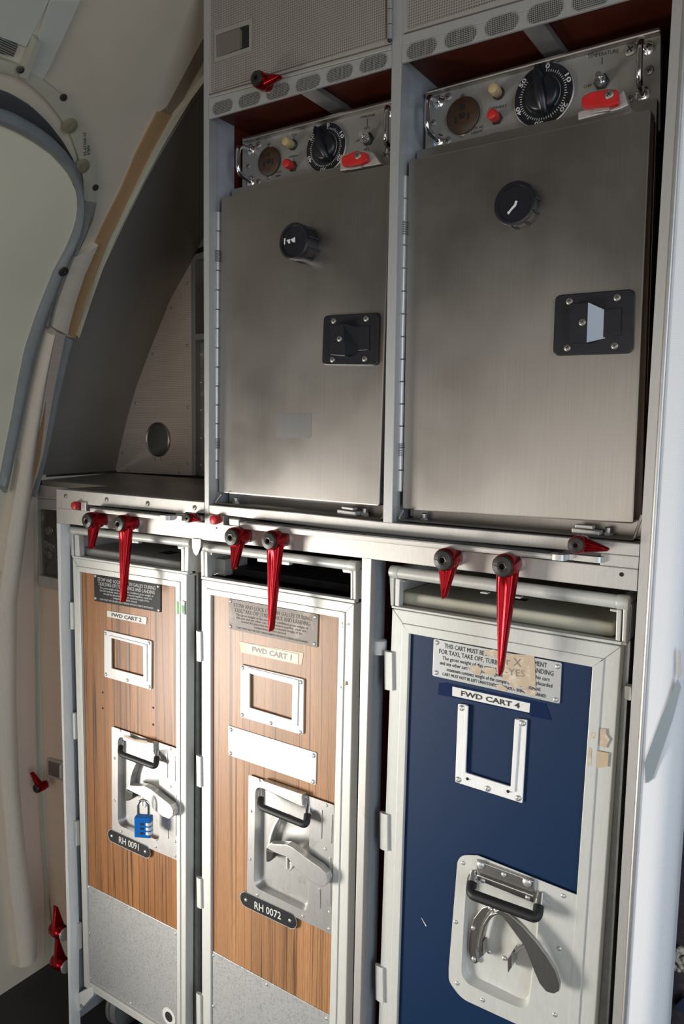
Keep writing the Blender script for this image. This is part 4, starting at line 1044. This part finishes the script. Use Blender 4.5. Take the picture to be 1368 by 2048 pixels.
    text('placard_lettering', K['ptext'], K['placard'], YC+.0009, K['mink'], pl, spans=K['pspans'], h=.0003)
    for p in K['priv']: rivet(*p, YC+.001, K.get('rvs', .0030), pl)
    # name label
    if K.get('tape'): slab('label_tape', K['tape'][0], YC+.0024, .0006, K['tape'][1], t)
    lb = slab('name_label', K['label'], YC+.0017, .001, K['mlab'], t)
    text('label_lettering', [K['name']], K['label'], YC+.0016, K['mname'], lb, spans=[(.12, .88, .24, .76)], h=.0002, bold=.028)
    # card holder
    K['holder'](t)
    # latch recess
    o_, i_, f_ = K['dish']
    Ld = [Q(p, YC) for p in K['plate']]
    pr = K['plate_r']
    A1 = rounded([p.copy() for p in Ld], pr, 6); dpt = .013
    def rnd(px, Y, r_): return rounded([P(*p, Y) for p in px], r_, 6)
    Bh = rnd(o_, YC-.0015, K['dish_r']); Cf = rnd(f_, YC-.0015+dpt*0, K['dish_r']*.8)
    A1 = [Vector((p.x, YC-.0015, p.z)) for p in A1]; Cf = [Vector((p.x, YC-.0015+dpt, p.z)) for p in rnd(f_, YC-.0015+dpt, K['dish_r']*.8)]
    n = len(A1); V = A1+Bh+Cf+[p+Vector((0,.0012,0)) for p in A1]; F = []
    for i in range(n):
        j = (i+1) % n; F += [(i, j, n+j, n+i), (n+i, n+j, 2*n+j, 2*n+i), (i, 3*n+i, 3*n+j, j)]
    F.append(tuple(range(2*n, 3*n)))
    lr = build('latch_recess', V, F, K['md'], t, smooth=True)
    for p in K['rrv']: rivet(*p, YC-.0015, K.get('rvs', .0026), lr)
    for p, q in K['beads']: build('pressed_bead', *slabg(stadium(p, q, .0016, YC-.0026), .0012), K['md'], lr, bevel=.0004)
    K['levers'](t, lr)
    # castors
    for x_ in (xL+.045, xr_out-.045):
        for y_ in (.10, .72):
            cs = lathe('castor', (x_, y_, .052), [(.018, x_-.016), (.046, x_-.014), (.050, x_-.009), (.050, x_-.003), (.044, x_-.001), (.044, x_+.001), (.050, x_+.003), (.050, x_+.009), (.046, x_+.014), (.018, x_+.016)], M['wheel'], t, 36, axis='X')
            lathe('castor_hub', (x_, y_, .052), [(.014, x_-.019), (.014, x_+.019)], M['alu_plain'], cs, 20, axis='X')
            box('castor_fork', x_-.022, x_+.022, y_-.02, y_+.02, .104, ZB+.001, M['alu_plain'], cs)
    return t
PT = ['STOW AND LOCK CART IN GALLEY DURING', 'TAXI,TAKE-OFF,TURBULENCE AND LANDING', 'The gross weight of the cart or the combined gross weight of', 'this cart and any other cart when stowed together, must not', 'exceed the placarded maximum contents weight of the', 'compartment where stowed', 'CART MUST NOT BE LEFT UNATTENDED WITHOUT BEING RESTRAINED']
PS = [(.06,.93,.11,.235), (.07,.92,.27,.395), (.09,.90,.435,.505), (.09,.88,.535,.605), (.15,.84,.635,.705), (.30,.66,.735,.805), (.09,.90,.865,.925)]
def bail(name, pts, r, t, Y, sub, grip_from=.0):
    """folding loop handle standing proud of the recess: steel ends, black grip"""
    base = [P(u, v, y) for u, v, y in pts]
    hd = tube(name, base, r*.72, M['chrome'], t, 14, sub)
    a, b = base[1], base[-2]
    k = .5
    g = [base[0].lerp(base[1], k), base[1], base[-2], base[-1].lerp(base[-2], k)]
    tube('rubber_grip', g, r, M['rubber'], hd, 14, sub)
    return hd
def lever_old(z, t, lr, dz=0):
    """cast aluminium lever with a hooked left end"""
    Y = YC-.020
    L = [z(*p) for p in LV]
    def sm(pts):
        pts = [P(*p, Y) for p in pts]; return rounded(pts, .004, 4)
    lv = build('latch_lever', *slabg(sm(L), .011), M['alu_plain'], t, bevel=.0022)
    return lv
# ---- cart 2 (left)
def frame_holder(po, pi, riv, inner=None):
    def f(t):
        h = ring('card_holder', po, pi, YC-.0005, .003, M['white'], t, ro=.0035, ri=.0015, bevel=.0005)
        if inner: ring('holder_lip', inner[0], inner[1], YC-.0022, .002, M['white'], h, ro=.002, ri=.0015, bevel=.0005)
        for p in riv: rivet(*p, YC-.0005, .0033, h)
    return f
def arm_old(z, arc, foot, lev, slots, bolt=None):
    def f(t, lr):
        yb = YC+.011
        # curved guard strip pressed on the recess floor, standing forward
        pl_ = [P(*z(*p), YC-.004) for p in arc]; V, F = [], []
        for p in pl_: V += [p, p+Vector((.0045, 0, .0)), p+Vector((.0045, .015, 0)), p+Vector((0, .015, 0))]
        for i in range(len(pl_)-1):
            for k in range(4): j = (k+1) % 4; F.append((i*4+k, i*4+j, (i+1)*4+j, (i+1)*4+k))
        F += [(0,1,2,3), (len(V)-1, len(V)-2, len(V)-3, len(V)-4)]
        build('curved_guard', V, F, M['alu_plain'], t, bevel=.001)
        Y = YC-.017
        pts = rounded([P(*z(*p), Y) for p in lev], .003, 3)
        lv = build('latch_lever', *slabg(pts, .013), M['dish'], t, bevel=.002)
        build('lever_foot', *slabg([P(*z(*p), Y+.008) for p in foot], .016), M['bolt'], lv, bevel=.001)
        for s in slots: build('slotted_lug', *slabg([P(*z(*p), Y+.004) for p in s], .018), M['alu_plain'], lv, bevel=.0008)
        return lv
    return f
def number_plate(t, p, q, h, s, box4, m=None):
    o = build('number_plate', *slabg(stadium(p, q, h, YC-.0030), .002), M['plac_black'], t, bevel=.0004)
    a = stadium(p, q, h+.0008, YC-.0026); build('plate_edge', *slabg(a, .0016), M['plac_alu'], o)
    text('number_lettering', [s], box4, YC-.0031, M['ink_white'], o, spans=[(0, 1, 0, 1)], h=.0003, bold=.01)
    for e in (p, q): rivet(*e, YC-.003, .0031, o, DOME)
    return o
LOW_R2 = (353.8, 1718)
t2 = cart('teak-front service cart labelled FWD CART 2 with blue padlock, leftmost of the three', dict(
    mf=M['cart_alu'], mp=M['wood2'], md=M['dish'], deck=M['cart_alu'],
    frame=[(145,1115.5),(373,1149),(371,2048),(168,1967)], panel=[(161,1144),(352.4,1174),(354.8,1861),(175,1769)], right=(377,1149), zk=P(176.5,1962,YC).z,
    shelf=[(144,1111.5),(375,1144.5),(375,1149),(144,1115.5)],
    bar=[(140,1053.5),(379,1078.5),(378,1095),(140.5,1068)], cap=.017,
    posts=[[(138,1066),(145,1067),(147,1113),(142,1112)],[(369,1092),(377,1093),(376,1145),(368,1143.5)]], ribs=[[(149,1069),(157,1070),(159,1113),(150,1111.5)],[(362,1096),(368,1097),(368,1143),(362,1142)]],
    tabs=[[c2(310,436),c2(342,440),c2(342,458),c2(310,454)],[c2(1008,520),c2(1055,525),c2(1055,545),c2(1012,540)],[c2(660,478),c2(740,488),c2(740,503),c2(660,495)]],
    kick=[(175,1769),(354.8,1861)], kriv=[c2c(577,437),c2c(845,580),c2c(1143,740),c2c(583,735),c2c(590,1030),c2c(853,1195)],
    hinges=[[(141,1204),(142.5,1258)],[(145.5,1425),(147,1477)],[(149,1641),(150.5,1690)],[(154,1845),(155,1896)]], hw=.0075,
    placard=[c2(437,708),c2(893,780),c2(893,975),c2(440,895)], mpl=M['plac_black'], mink=M['ink_white'], ptext=PT, pspans=PS,
    priv=[c2(447,725),c2(877,798),c2(880,960),c2(449,877)],
    label=[c2(527,962),c2(797,1008),c2(795,1057),c2(527,1003)], mlab=M['paper'], mname=M['ink'], name='FWD CART 2',
    holder=frame_holder([c2b(712,70),c2b(1035,145),c2b(1033,478),c2b(713,388)], [c2b(760,123),c2b(977,180),c2b(980,388),c2b(762,330)],
        [c2b(722,92),c2b(1020,158),c2b(1022,457),c2b(725,371),c2b(872,411)], ([c2b(740,103),c2b(1003,168),c2b(1003,425),c2b(740,352)], [c2b(760,123),c2b(977,180),c2b(980,388),c2b(762,330)])),
    plate=[c2d(157,208),c2d(985,490),c2d(993,1920),c2d(162,1560)], plate_r=.003, dish_r=.014,
    dish=([c2d(228,330),c2d(760,520),c2d(757,1700),c2d(228,1470)], None, [c2d(300,360),c2d(765,535),c2d(765,1655),c2d(300,1440)]),
    rrv=[c2d(262,265),c2d(710,422),c2d(903,497),c2d(187,615),c2d(187,1158),c2d(903,980),c2d(272,1553),c2d(713,1750),c2d(963,1682),c2d(963,1868)],
    beads=[(c2d(855,565),c2d(855,865)),(c2d(953,605),c2d(953,905)),(c2d(963,1095),c2d(963,1600)),(c2d(863,1445),c2d(865,1640))],
    levers=arm_old(c2d, [(440,680),(400,770),(372,860),(362,960),(360,1000)], [(330,1020),(420,1060),(420,1120),(372,1160),(330,1165)],
        [(325,1000),(370,972),(560,975),(640,1015),(760,1110),(900,1220),(935,1290),(930,1350),(885,1395),(800,1360),(700,1280),(590,1170),(545,1110),(420,1050)],
        [[(530,1100),(545,1100),(545,1235),(530,1235)],[(552,1150),(585,1170),(580,1240),(552,1260)]])))
bail('carry_handle', [(*c2d(275,380),YC+.002),(*c2d(258,560),YC-.020),(*c2d(715,730),YC-.020),(*c2d(735,480),YC+.002)], .0052, t2, YC, .012)
br = slab('handle_bracket', [c2d(285,345),c2d(680,430),c2d(683,560),c2d(660,555),c2d(300,385)], YC-.010, .012, M['dish'], t2, bevel=.0015, r=.002)
slab('torn_sticker', [c2d(300,310),c2d(350,330),c2d(440,375),c2d(605,395),c2d(600,435),c2d(440,400),c2d(310,350)], YC-.0105, .0006, M['residue'], br)
number_plate(t2, c2d(152,1612), c2d(580,1812), .0118, 'RH 0091', [c2d(243,1615),c2d(497,1715),c2d(497,1800),c2d(243,1695)])
ZK_ = c2b
for p in [(703,495),(703,603),(1048,600),(1048,715)]:
    q = P(*c2b(*p), YC+.0029); lathe('screw_hole', q, [(.0022, YC+.0026), (.002, YC+.0032)], M['dark'], t2, 10)
slab('green_tag', [c2(1002,893),c2(1018,903),c2(1018,988),c2(1003,985)], YC-.0022, .0004, M['green_print'], t2)
slab('green_tag', [c2(1030,893),c2(1057,900),c2(1056,995),c2(1031,990)], YC-.0022, .0004, M['paper'], t2)
slab('green_print', [c2(1035,925),c2(1054,930),c2(1050,985),c2(1038,970)], YC-.0027, .0004, M['green_print'], t2)
cst = P(337, 2034, YC); lathe('round_sticker', cst, [(.017, YC+.0012), (.017, YC+.0007)], M['paper'], t2, 36)
lathe('sticker_dot', cst, [(.0095, YC+.0006), (.0095, YC+.0002)], M['ink'], t2, 30)
slab('corner_bracket', [(147,1990),(158,1986),(186,1972),(186,1992),(152,2030),(147,2026)], YC-.002, .02, M['paper'], t2, bevel=.002)
q = P(163,2013,YC-.0025); lathe('bracket_hole', q, [(.0055, YC-.0026), (.005, YC+.002)], M['seal'], t2, 20)
# ---- cart 1 (middle)
t1 = cart('faded teak-front service cart labelled FWD CART 1 with blank white plate, middle of the three', dict(
    mf=M['cart_alu'], mp=M['wood1'], md=M['dish'], deck=M['dark'],
    frame=[(403,1158.5),(708,1208),(691,2048),(404,2048)], panel=[(423,1190),(678.5,1236),(659.5,2031),(423,1901)], right=(712,1208), zk=ZB+.03,
    shelf=[(402,1152.5),(709,1200.5),(709,1207),(402,1158)],
    bar=[(399,1085.5),(712,1123),(711,1143.5),(400,1103)], cap=.014,
    posts=[[(401,1100),(407,1101),(408,1154),(402,1153)],[(705,1140),(712,1141),(712,1201),(706,1200)]], ribs=[[(409,1103),(414,1104),(415,1155),(409,1154)],[(701,1142),(705,1142.5),(705,1199),(701,1198)]],
    tabs=[[c1(15,425),c1(70,430),c1(70,447),c1(25,442)],[c1(340,465),c1(530,490),c1(530,508),c1(340,485)],[c1(845,528),c1(900,535),c1(900,555),c1(850,550)]],
    kick=[(423,1901),(659.5,2031)], kriv=[c1c(152,883),c1c(500,1073),c1c(890,1293),c1c(152,1212)],
    hinges=[[(395,1262),(396,1322)],[(395,1511),(396,1572)],[(395.5,1755),(396.5,1814)],[(395,1987),(396,2070)]], hw=.0085,
    placard=[c1(170,705),c1(703,800),c1(697,998),c1(172,885)], mpl=M['plac_brown'], mink=M['ink_engraved'], ptext=PT, pspans=PS,
    priv=[c1(181,721),c1(684,815),c1(680,975),c1(181,870)],
    tape=([(479,1283),(607,1306),(603,1330),(482,1305)], M['tape_old']),
    label=[c1(275,970),c1(585,1035),c1(582,1097),c1(273,1022)], mlab=M['paper_faded'], mname=M['ink_faded'], name='FWD CART 1',
    holder=frame_holder([c1b(330,160),c1b(740,257),c1b(735,620),c1b(327,500)], [c1b(387,218),c1b(667,290),c1b(662,523),c1b(387,440)],
        [c1b(343,180),c1b(722,275),c1b(719,601),c1b(340,487),c1b(526,541)], ([c1b(360,175),c1b(705,262),c1b(698,565),c1b(360,465)], [c1b(387,218),c1b(667,290),c1b(662,523),c1b(387,440)])),
    plate=[c1d(162,165),c1d(1133,510),c1d(1105,1980),c1d(140,1515)], plate_r=.003, dish_r=.014,
    dish=([c1d(230,290),c1d(852,530),c1d(830,1740),c1d(212,1440)], None, [c1d(300,310),c1d(855,555),c1d(828,1660),c1d(285,1400)]),
    rrv=[c1d(277,230),c1d(805,425),c1d(1041,515),c1d(183,580),c1d(172,1128),c1d(1027,1012),c1d(255,1535),c1d(772,1775),c1d(1075,1730),c1d(1070,1922)],
    beads=[(c1d(980,580),c1d(973,890)),(c1d(1097,630),c1d(1087,940)),(c1d(1078,1120),c1d(1078,1655)),(c1d(958,1475),c1d(958,1680))],
    levers=arm_old(c1d, [(480,660),(430,750),(395,840),(375,930),(370,980)], [(352,1010),(440,1050),(430,1110),(390,1160),(355,1160)],
        [(345,995),(390,955),(590,965),(665,1005),(800,1110),(960,1220),(1040,1300),(1058,1370),(1030,1430),(985,1445),(870,1390),(740,1290),(640,1180),(600,1110),(440,1050)],
        [[(578,1105),(598,1105),(598,1255),(578,1250)],[(620,1160),(670,1180),(650,1230),(622,1268)]])))
bail('carry_handle', [(*c1d(300,340),YC+.002),(*c1d(285,530),YC-.020),(*c1d(812,745),YC-.020),(*c1d(835,490),YC+.002)], .0056, t1, YC, .012)
slab('handle_bracket', [c1d(300,235),c1d(765,395),c1d(770,540),c1d(745,530),c1d(300,320)], YC-.010, .012, M['dish'], t1, bevel=.0015, r=.002)
bpn = slab('blank_plate', [(456,1450.7),(632.7,1505.7),(631,1570),(456.8,1510)], YC+.0012, .002, M['white'], t1, r=.0025, bevel=.0004)
for p in [c1b(266,583),c1b(805,752),c1b(801,922),c1b(264,738)]: rivet(*p, YC+.0012, .0036, bpn)
number_plate(t1, c1d(125,1590), c1d(625,1825), .0128, 'RH 0072', [c1d(222,1605),c1d(523,1735),c1d(523,1815),c1d(222,1690)])
for (u, v, du, dv) in [(683,1243,2,6),(693,1247,2,5),(683,1252,2,4),(680,1372,3,5),(688,1363,4,9)]:
    slab('grime_mark', [(u,v),(u+du,v+1),(u+du,v+dv),(u,v+dv-1)], YC-.0022, .0004, M['residue'], t1)
# ---- cart 4 (right)
def holder4(t):
    h = slab('card_holder', [(915.9,1407.5),(934,1410),(931,1545),(1021,1574.5),(1030,1437),(1054,1440),(1044.5,1606.5),(910,1564)], YC-.0005, .003, M['white'], t, r=.002, bevel=.0005)
    slab('holder_lip', [c4b(412,372),c4b(427,376),c4b(415,665),c4b(612,727),c4b(630,432),c4b(652,436),c4b(630,752),c4b(400,682)], YC-.0026, .003, M['white'], h, r=.0015, bevel=.0006)
    for p in [c4b(400,383),c4b(384,695),c4b(512,734),c4b(645,776),c4b(664,450)]: rivet(*p, YC-.0005, .0042, h)
    for p in [c4b(424,692), c4b(601,747)]: lathe('drain_hole', P(*p, YC-.0028), [(.0022, YC-.0029), (.0018, YC-.001)], M['dark'], h, 12)
def lever4(t, lr):
    yb = YC+.011
    V, F = [], []
    arc_o = [(540,372),(490,380),(450,430),(430,510),(427,570),(440,615),(460,628)]
    arc_i = [(548,392),(520,400),(490,440),(466,510),(460,560),(466,600),(472,618)]
    A_, B_ = resample([c4c(*p) for p in arc_o], 24), resample([c4c(*p) for p in arc_i], 24)
    loop = [P(*p, YC+.006) for p in A_]+[P(*p, YC+.006) for p in B_[::-1]]
    ag = build('curved_guide', *slabg(loop, .005), M['chrome_dull'], t, bevel=.001)
    for p in [(524,383),(450,470),(452,606)]: rivet(*c4c(*p), YC+.006, .0034, ag, DOME)
    A2, B2 = resample([c4c(*p) for p in [(560,402),(520,412),(492,455),(475,520),(468,575)]], 20), resample([c4c(*p) for p in [(563,408),(530,425),(503,462),(488,520),(482,575)]], 20)
    loop = [P(*p, YC-.008) for p in A2]+[P(*p, YC-.008) for p in B2[::-1]]
    build('lever_rib', *slabg(loop, .014), M['chrome_dull'], t, bevel=.0008)
    out = [(540,398),(565,392),(605,410),(660,460),(720,528),(770,595),(805,655),(826,715),(824,745),(800,757),(768,748),(738,712),(712,650),(690,592),(672,548),(640,505),(600,450),(575,420)]
    loop = rounded([P(*c4c(*p), YC-.022) for p in out], .004, 3)
    lv = build('latch_lever', *slabg(loop, .006), M['chrome_dull'], t, bevel=.0022)
    tube('lever_strut', [P(*c4c(668,545), YC-.017), P(*c4c(645,555), YC-.008), P(*c4c(622,585), YC+.008)], .0022, M['chrome_dull'], lv, 8)
    slab('slotted_lug', [c4c(598,605),c4c(618,575),c4c(618,640),c4c(600,668)], YC-.010, .020, M['chrome_dull'], t, bevel=.0008)
    slab('hasp_block', [c4c(470,545),c4c(494,528),c4c(496,590),c4c(472,605)], YC-.006, .014, M['chrome_dull'], t, bevel=.001)
    for p in [(517,573),(584,602)]: rivet(*c4c(*p), YC+.011, .0034, lr, DOME)
M['chrome_dull'] = steel_mat('polished_latch_steel', (.46, .45, .43), .28, .1, .92)
M['plate_grey'] = M['cart_grey']
t4 = cart('navy-front service cart labelled FWD CART 4, rightmost of the three', dict(
    mf=M['cart_grey'], mp=M['blue'], md=M['cart_grey'], deck=M['cart_grey'],
    frame=[(784.5,1217),(1242,1293),(1189,2048),(757,2048)], panel=[(820,1267.5),(1184.5,1334.5),(1135,2048),(795,2048)], right=(1253,1292), zk=ZB+.03,
    shelf=[(783,1211.5),(1243.5,1284.5),(1242.5,1290.5),(783,1216)],
    bar=[(780,1132),(1257,1195),(1253,1220),(781,1155.5)], cap=.013,
    posts=[[(778.5,1153),(788,1154.5),(787,1213),(781,1212)],[(1246,1217),(1255,1218),(1251,1288),(1243,1286)]], ribs=[[(791,1157),(800,1159),(798,1214),(790,1212)],[(1233,1219),(1243,1220.5),(1240,1283),(1231,1281)]],
    tabs=[[c4(120,390),c4(155,395),c4(150,403),c4(125,400)],[c4(1045,518),c4(1075,522),c4(1075,534),c4(1045,528)],[c4(480,443),c4(512,447),c4(512,455),c4(480,450)],[c4(625,463),c4(655,467),c4(655,475),c4(625,470)]],
    kick=None, kriv=[],
    hinges=[[(772,1302),(773,1379)],[(763,1625),(763.5,1698)],[(754,1930),(755,2000)]], hw=.011,
    placard=[(867.6,1277.5),(1123.5,1326),(1119.5,1408),(864.8,1351.6)], mpl=M['plac_alu'], mink=M['ink'],
    ptext=['THIS CART MUST BE STOWED IN COMPARTMENT','FOR TAXI, TAKE OFF, TURBULENCE AND LANDING','The gross weight of this cart or the gross weight of this cart','and any other cart when stowed together, must not exceed placarded','maximum contents weight of the compartment where stowed.','CART MUST NOT BE LEFT UNATTENDED WITHOUT BEING RESTRAINED'],
    pspans=[(.095,.895,.065,.185), (.05,.945,.235,.355), (.08,.92,.41,.505), (.06,.94,.55,.645), (.12,.86,.695,.79), (.085,.90,.845,.925)],
    priv=[c4b(291,98),c4b(817,203),c4b(808,347),c4b(288,229)],
    tape=([c4b(300,275),c4b(330,274),c4b(765,365),c4b(790,436),c4b(700,420),c4b(694,410),c4b(350,335),c4b(296,325)], M['bluetape']),
    label=[c4b(359,290),c4b(697,363),c4b(694,404),c4b(358,330)], mlab=M['paper'], mname=M['ink'], name='FWD CART 4',
    holder=holder4,
    plate=[c4c(385,150),c4c(470,152),c4c(905,325),c4c(868,889+120),c4c(800,960),c4c(400,775),c4c(345,700),c4c(345,640)], plate_r=[.030,.008,.002,.004,.004,.030,.016,.016], dish_r=.02,
    dish=([c4c(425,205),c4c(560,270),c4c(748,335),c4c(722,560),c4c(690,835),c4c(560,780),c4c(395,700),c4c(408,450)], None,
          [c4c(445,225),c4c(570,285),c4c(735,350),c4c(718,560),c4c(688,795),c4c(570,735),c4c(425,665),c4c(432,450)]),
    rrv=[c4c(405,187),c4c(841,330),c4c(373,444),c4c(825,560),c4c(379,711),c4c(489,784),c4c(804,848)], beads=[], rvs=.0032, levers=lever4))
tt_ = slab('torn_tape', [c4b(592,145),c4b(716,155),c4b(722,300),c4b(700,285),c4b(680,300),c4b(655,288),c4b(630,302),c4b(600,270),c4b(575,262)], YC+.0004, .0004, M['residue'], t4)
for pz in ([(500,132),(540,128),(556,135),(556,165),(520,158),(500,150)], [(440,200),(470,196),(485,215),(480,240),(455,235),(430,215)], [(505,205),(545,210),(550,225),(545,240),(510,238),(490,222)], [(545,285),(570,280),(600,300),(590,312),(560,300)], [(660,300),(700,302),(722,310),(720,328),(680,322)]):
    slab('torn_tape', [c4b(*p) for p in pz], YC+.0004, .0004, M['residue'], t4)
text('tape_lettering', ['r X', '-YES'], [c4b(590,160),c4b(690,175),c4b(690,260),c4b(590,245)], YC+.0003, M['plac_brown'], t4, spans=[(.05,.70,.0,.40),(0,.85,.55,.90)], h=.0001)
for p in [[(962,492),(980,490),(978,515),(962,520)],[(1003,475),(1028,475),(1030,500),(1045,520),(1025,560),(1000,545)],[(955,555),(966,560),(962,635),(945,635)],[(990,570),(1040,580),(1035,640),(985,645)]]:
    slab('sticker_residue', [c4b(a-0, b-0) for a, b in p], YC-.0022, .0004, M['residue'], t4) 
bk = slab('handle_bracket', [c4c(462,175),c4c(712,267),c4c(712,362),c4c(468,262)], YC-.006, .006, M['chrome_dull'], t4, bevel=.001)
slab('bracket_fold', [c4c(466,238),c4c(712,330),c4c(712,340),c4c(466,246)], YC-.011, .006, M['chrome_dull'], bk, bevel=.0015)
for p, r in [((482,195),.0058),((684,271),.0062),((583,238),.0036),((491,264),.0036),((687,340),.0036)]: put(DOME, 'rivet', P(*c4c(*p), YC-.006), r, bk)
bail('carry_handle', [(*c4c(455,225),YC-.002),(*c4c(436,322),YC-.026),(*c4c(728,428),YC-.026),(*c4c(742,320),YC-.002)], .0068, t4, YC, .016)
slab('paint_chip', [c4c(222,425),c4c(226,430),c4c(246,462),c4c(243,464)], YC+.0024, .0008, M['paper'], t4)

# ================================================================ trays on the cart tops
def tray(label, px_front, depth, hz, m, z0, raise_):
    a, b = P(*px_front[0], YC+.018), P(*px_front[1], YC+.018)
    t = thing('plastic_tray', label, 'tray', ((a.x+b.x)/2, .2, z0), 'plastic trays on the cart tops')
    y0 = YC+.018
    build('tray_shell', *boxg(a.x, b.x, y0, y0+depth, z0, z0+hz), m, t, bevel=.007, seg=4, smooth=True)
    return t, a, b, y0
zc2 = P(147,1113,YC).z-.001
tt, a, b, y0 = tray('grey plastic tray with a square slot lying on the leftmost cart', [(159,1105),(360,1135)], .42, .017, M['tray_grey'], zc2, 0)
cx = P(267,1108,y0).x+.03
box('finger_slot', cx-.014, cx+.014, y0+.045, y0+.075, zc2+.0165, zc2+.0174, M['dark'], tt)
zc4 = P(786,1212,YC).z-.001
tt, a, b, y0 = tray('beige moulded plastic tray lying on the navy cart', [(801,1206),(1229,1272)], .5, .019, M['tray_beige'], zc4, 0)
cx = P(1012,1212,y0+.03).x
box('finger_slot', cx-.020, cx+.020, y0+.050, y0+.062, zc4+.0185, zc4+.0194, M['dark'], tt)
for k, s in enumerate(['KEEP CLOSED', 'DRY ICE ONLY', 'NO LOOSE ITEMS'][:0]): pass
# pale block and black drawer in the middle cart's open top
zc1 = P(403,1155,YC).z-.001
bl = box('foam_block', P(420,1130,YC+.03).x, P(449,1135,YC+.03).x, YC+.03, YC+.09, zc1+.0005, zc1+.030, M['tray_grey'], None, bevel=.002, origin=Vector((P(435,1140,YC+.05).x, YC+.06, zc1)))
tag(bl, 'small pale block at the left end of the middle cart top opening', 'block')
dw = box('black_drawer', P(455,1150,YC+.06).x, P(704,1180,YC+.06).x, YC+.05, .45, zc1+.0005, zc1+.014, M['plac_black'], None, bevel=.002, origin=Vector((P(580,1160,YC+.06).x, .2, zc1)))
tag(dw, 'thin black tray pushed into the open top of the middle cart', 'tray')

# ================================================================ padlock hanging from the left cart
pc = P(*c2d(545,1500), YC-.040)
pk = thing('padlock', 'small blue combination padlock hanging from the lever of the leftmost cart', 'padlock', pc)
ax = P(*c2d(447,1500), YC-.030).x; bx = P(*c2d(610,1500), YC-.046).x
wpl = .013; top_z = P(*c2d(560,1375), YC-.036).z; bot_z = P(*c2d(540,1625), YC-.036).z
# body, turned so that its narrow dial face looks to the right of the picture
R_ = Matrix.Rotation(math.radians(28), 3, 'Z')
cc = Vector((P(*c2d(560,1500), YC-.032).x, YC-.032, 0))
def tv(pts): return [cc+R_ @ Vector((x, y, 0))+Vector((0, 0, z)) for x, y, z in pts]
V, F = boxg(-.015, .015, -.0075, .0075, bot_z, top_z); build('lock_body', tv(V), F, M['padlock'], pk, bevel=.0022, seg=3)
sh = [(-.0095, 0, top_z-.002)]+[(-.0095*math.cos(PI*k/10), 0, top_z+.020+.0095*math.sin(PI*k/10)) for k in range(11)]+[(.0095, 0, top_z-.002)]
build('shackle', *tubeg(tv(sh), .0024, 12), M['chrome'], pk, smooth=True)
for k in range(3):
    zc_ = top_z-.012-k*.0085
    V, F = latheg((0,0,0), [(.0058, zc_-.0030), (.0066, zc_-.0022), (.0066, zc_+.0022), (.0058, zc_+.0030)], 12, 'Z')
    V = [(v[0]+.0105, v[1]-.0025, v[2]) for v in V]
    dl = build('number_dial', tv(V), F, M['paper'], pk)
    V, F = boxg(-.0035, .0015, -.0082, -.006, zc_-.002, zc_+.002); build('dial_window', tv(V), F, M['ink'], pk)

# green item under the left cart
gr = box('green_strip', P(262,2045,.05).x, P(290,2048,.05).x+.03, .05, .12, .0, .05, M['green'], None, bevel=.004, origin=Vector((P(275,2045,.05).x, .08, 0)))
tag(gr, 'bit of green plastic on the floor under the leftmost cart', 'strip')
# ================================================================ what shows past the partition, bottom right
YB = .125
XB = P(1362,1900,YB).x
bd = thing('dark_bundle', 'blurred dark plum textile bundle with pale frayed edge beyond the white partition', 'bundle', (XB+.10, YB+.04, 0))
V, F = [], []; n = 30; m_ = 40
for i in range(n):
    for k in range(m_):
        x = XB-.03+.24*i/(n-1); z = .0+.80*k/(m_-1)
        V.append((x, YB+.006*math.sin(x*90+z*9)+.004*math.sin(z*60+x*23), z))
for i in range(n-1):
    for k in range(m_-1): F.append((i*m_+k, (i+1)*m_+k, (i+1)*m_+k+1, i*m_+k+1))
n1 = len(V); V += [(x, YB+.07, z) for x, y, z in V]; F += [tuple(n1+q for q in f[::-1]) for f in F]
for k in range(m_-1):
    a_ = (n-1)*m_+k; F += [(k, k+1, n1+k+1, n1+k), (a_, n1+a_, n1+a_+1, a_+1)]
for i in range(n-1): F += [(i*m_, n1+i*m_, n1+(i+1)*m_, (i+1)*m_), (i*m_+m_-1, (i+1)*m_+m_-1, n1+(i+1)*m_+m_-1, n1+i*m_+m_-1)]
build('folded_textile', V, F, M['textile'], bd, smooth=True)
V, F = [], []
for k in range(46):
    c = P(1343+random.uniform(0, 34), 1898+random.uniform(0, 44), YB-.012+random.uniform(-.004, .004)); r = random.uniform(.002, .0052)
    V, F = join((V, F), latheg(c, [(r*.3, c.y-r), (r, c.y-r*.4), (r*.9, c.y+r*.5), (r*.2, c.y+r)], 7))
build('frayed_edge', V, F, M['fleece'], bd, smooth=True)
slab('blue_patch', [(1350,2012),(1372,1990),(1372,2030),(1355,2020)], YB-.014, .006, M['navy_textile'], bd)
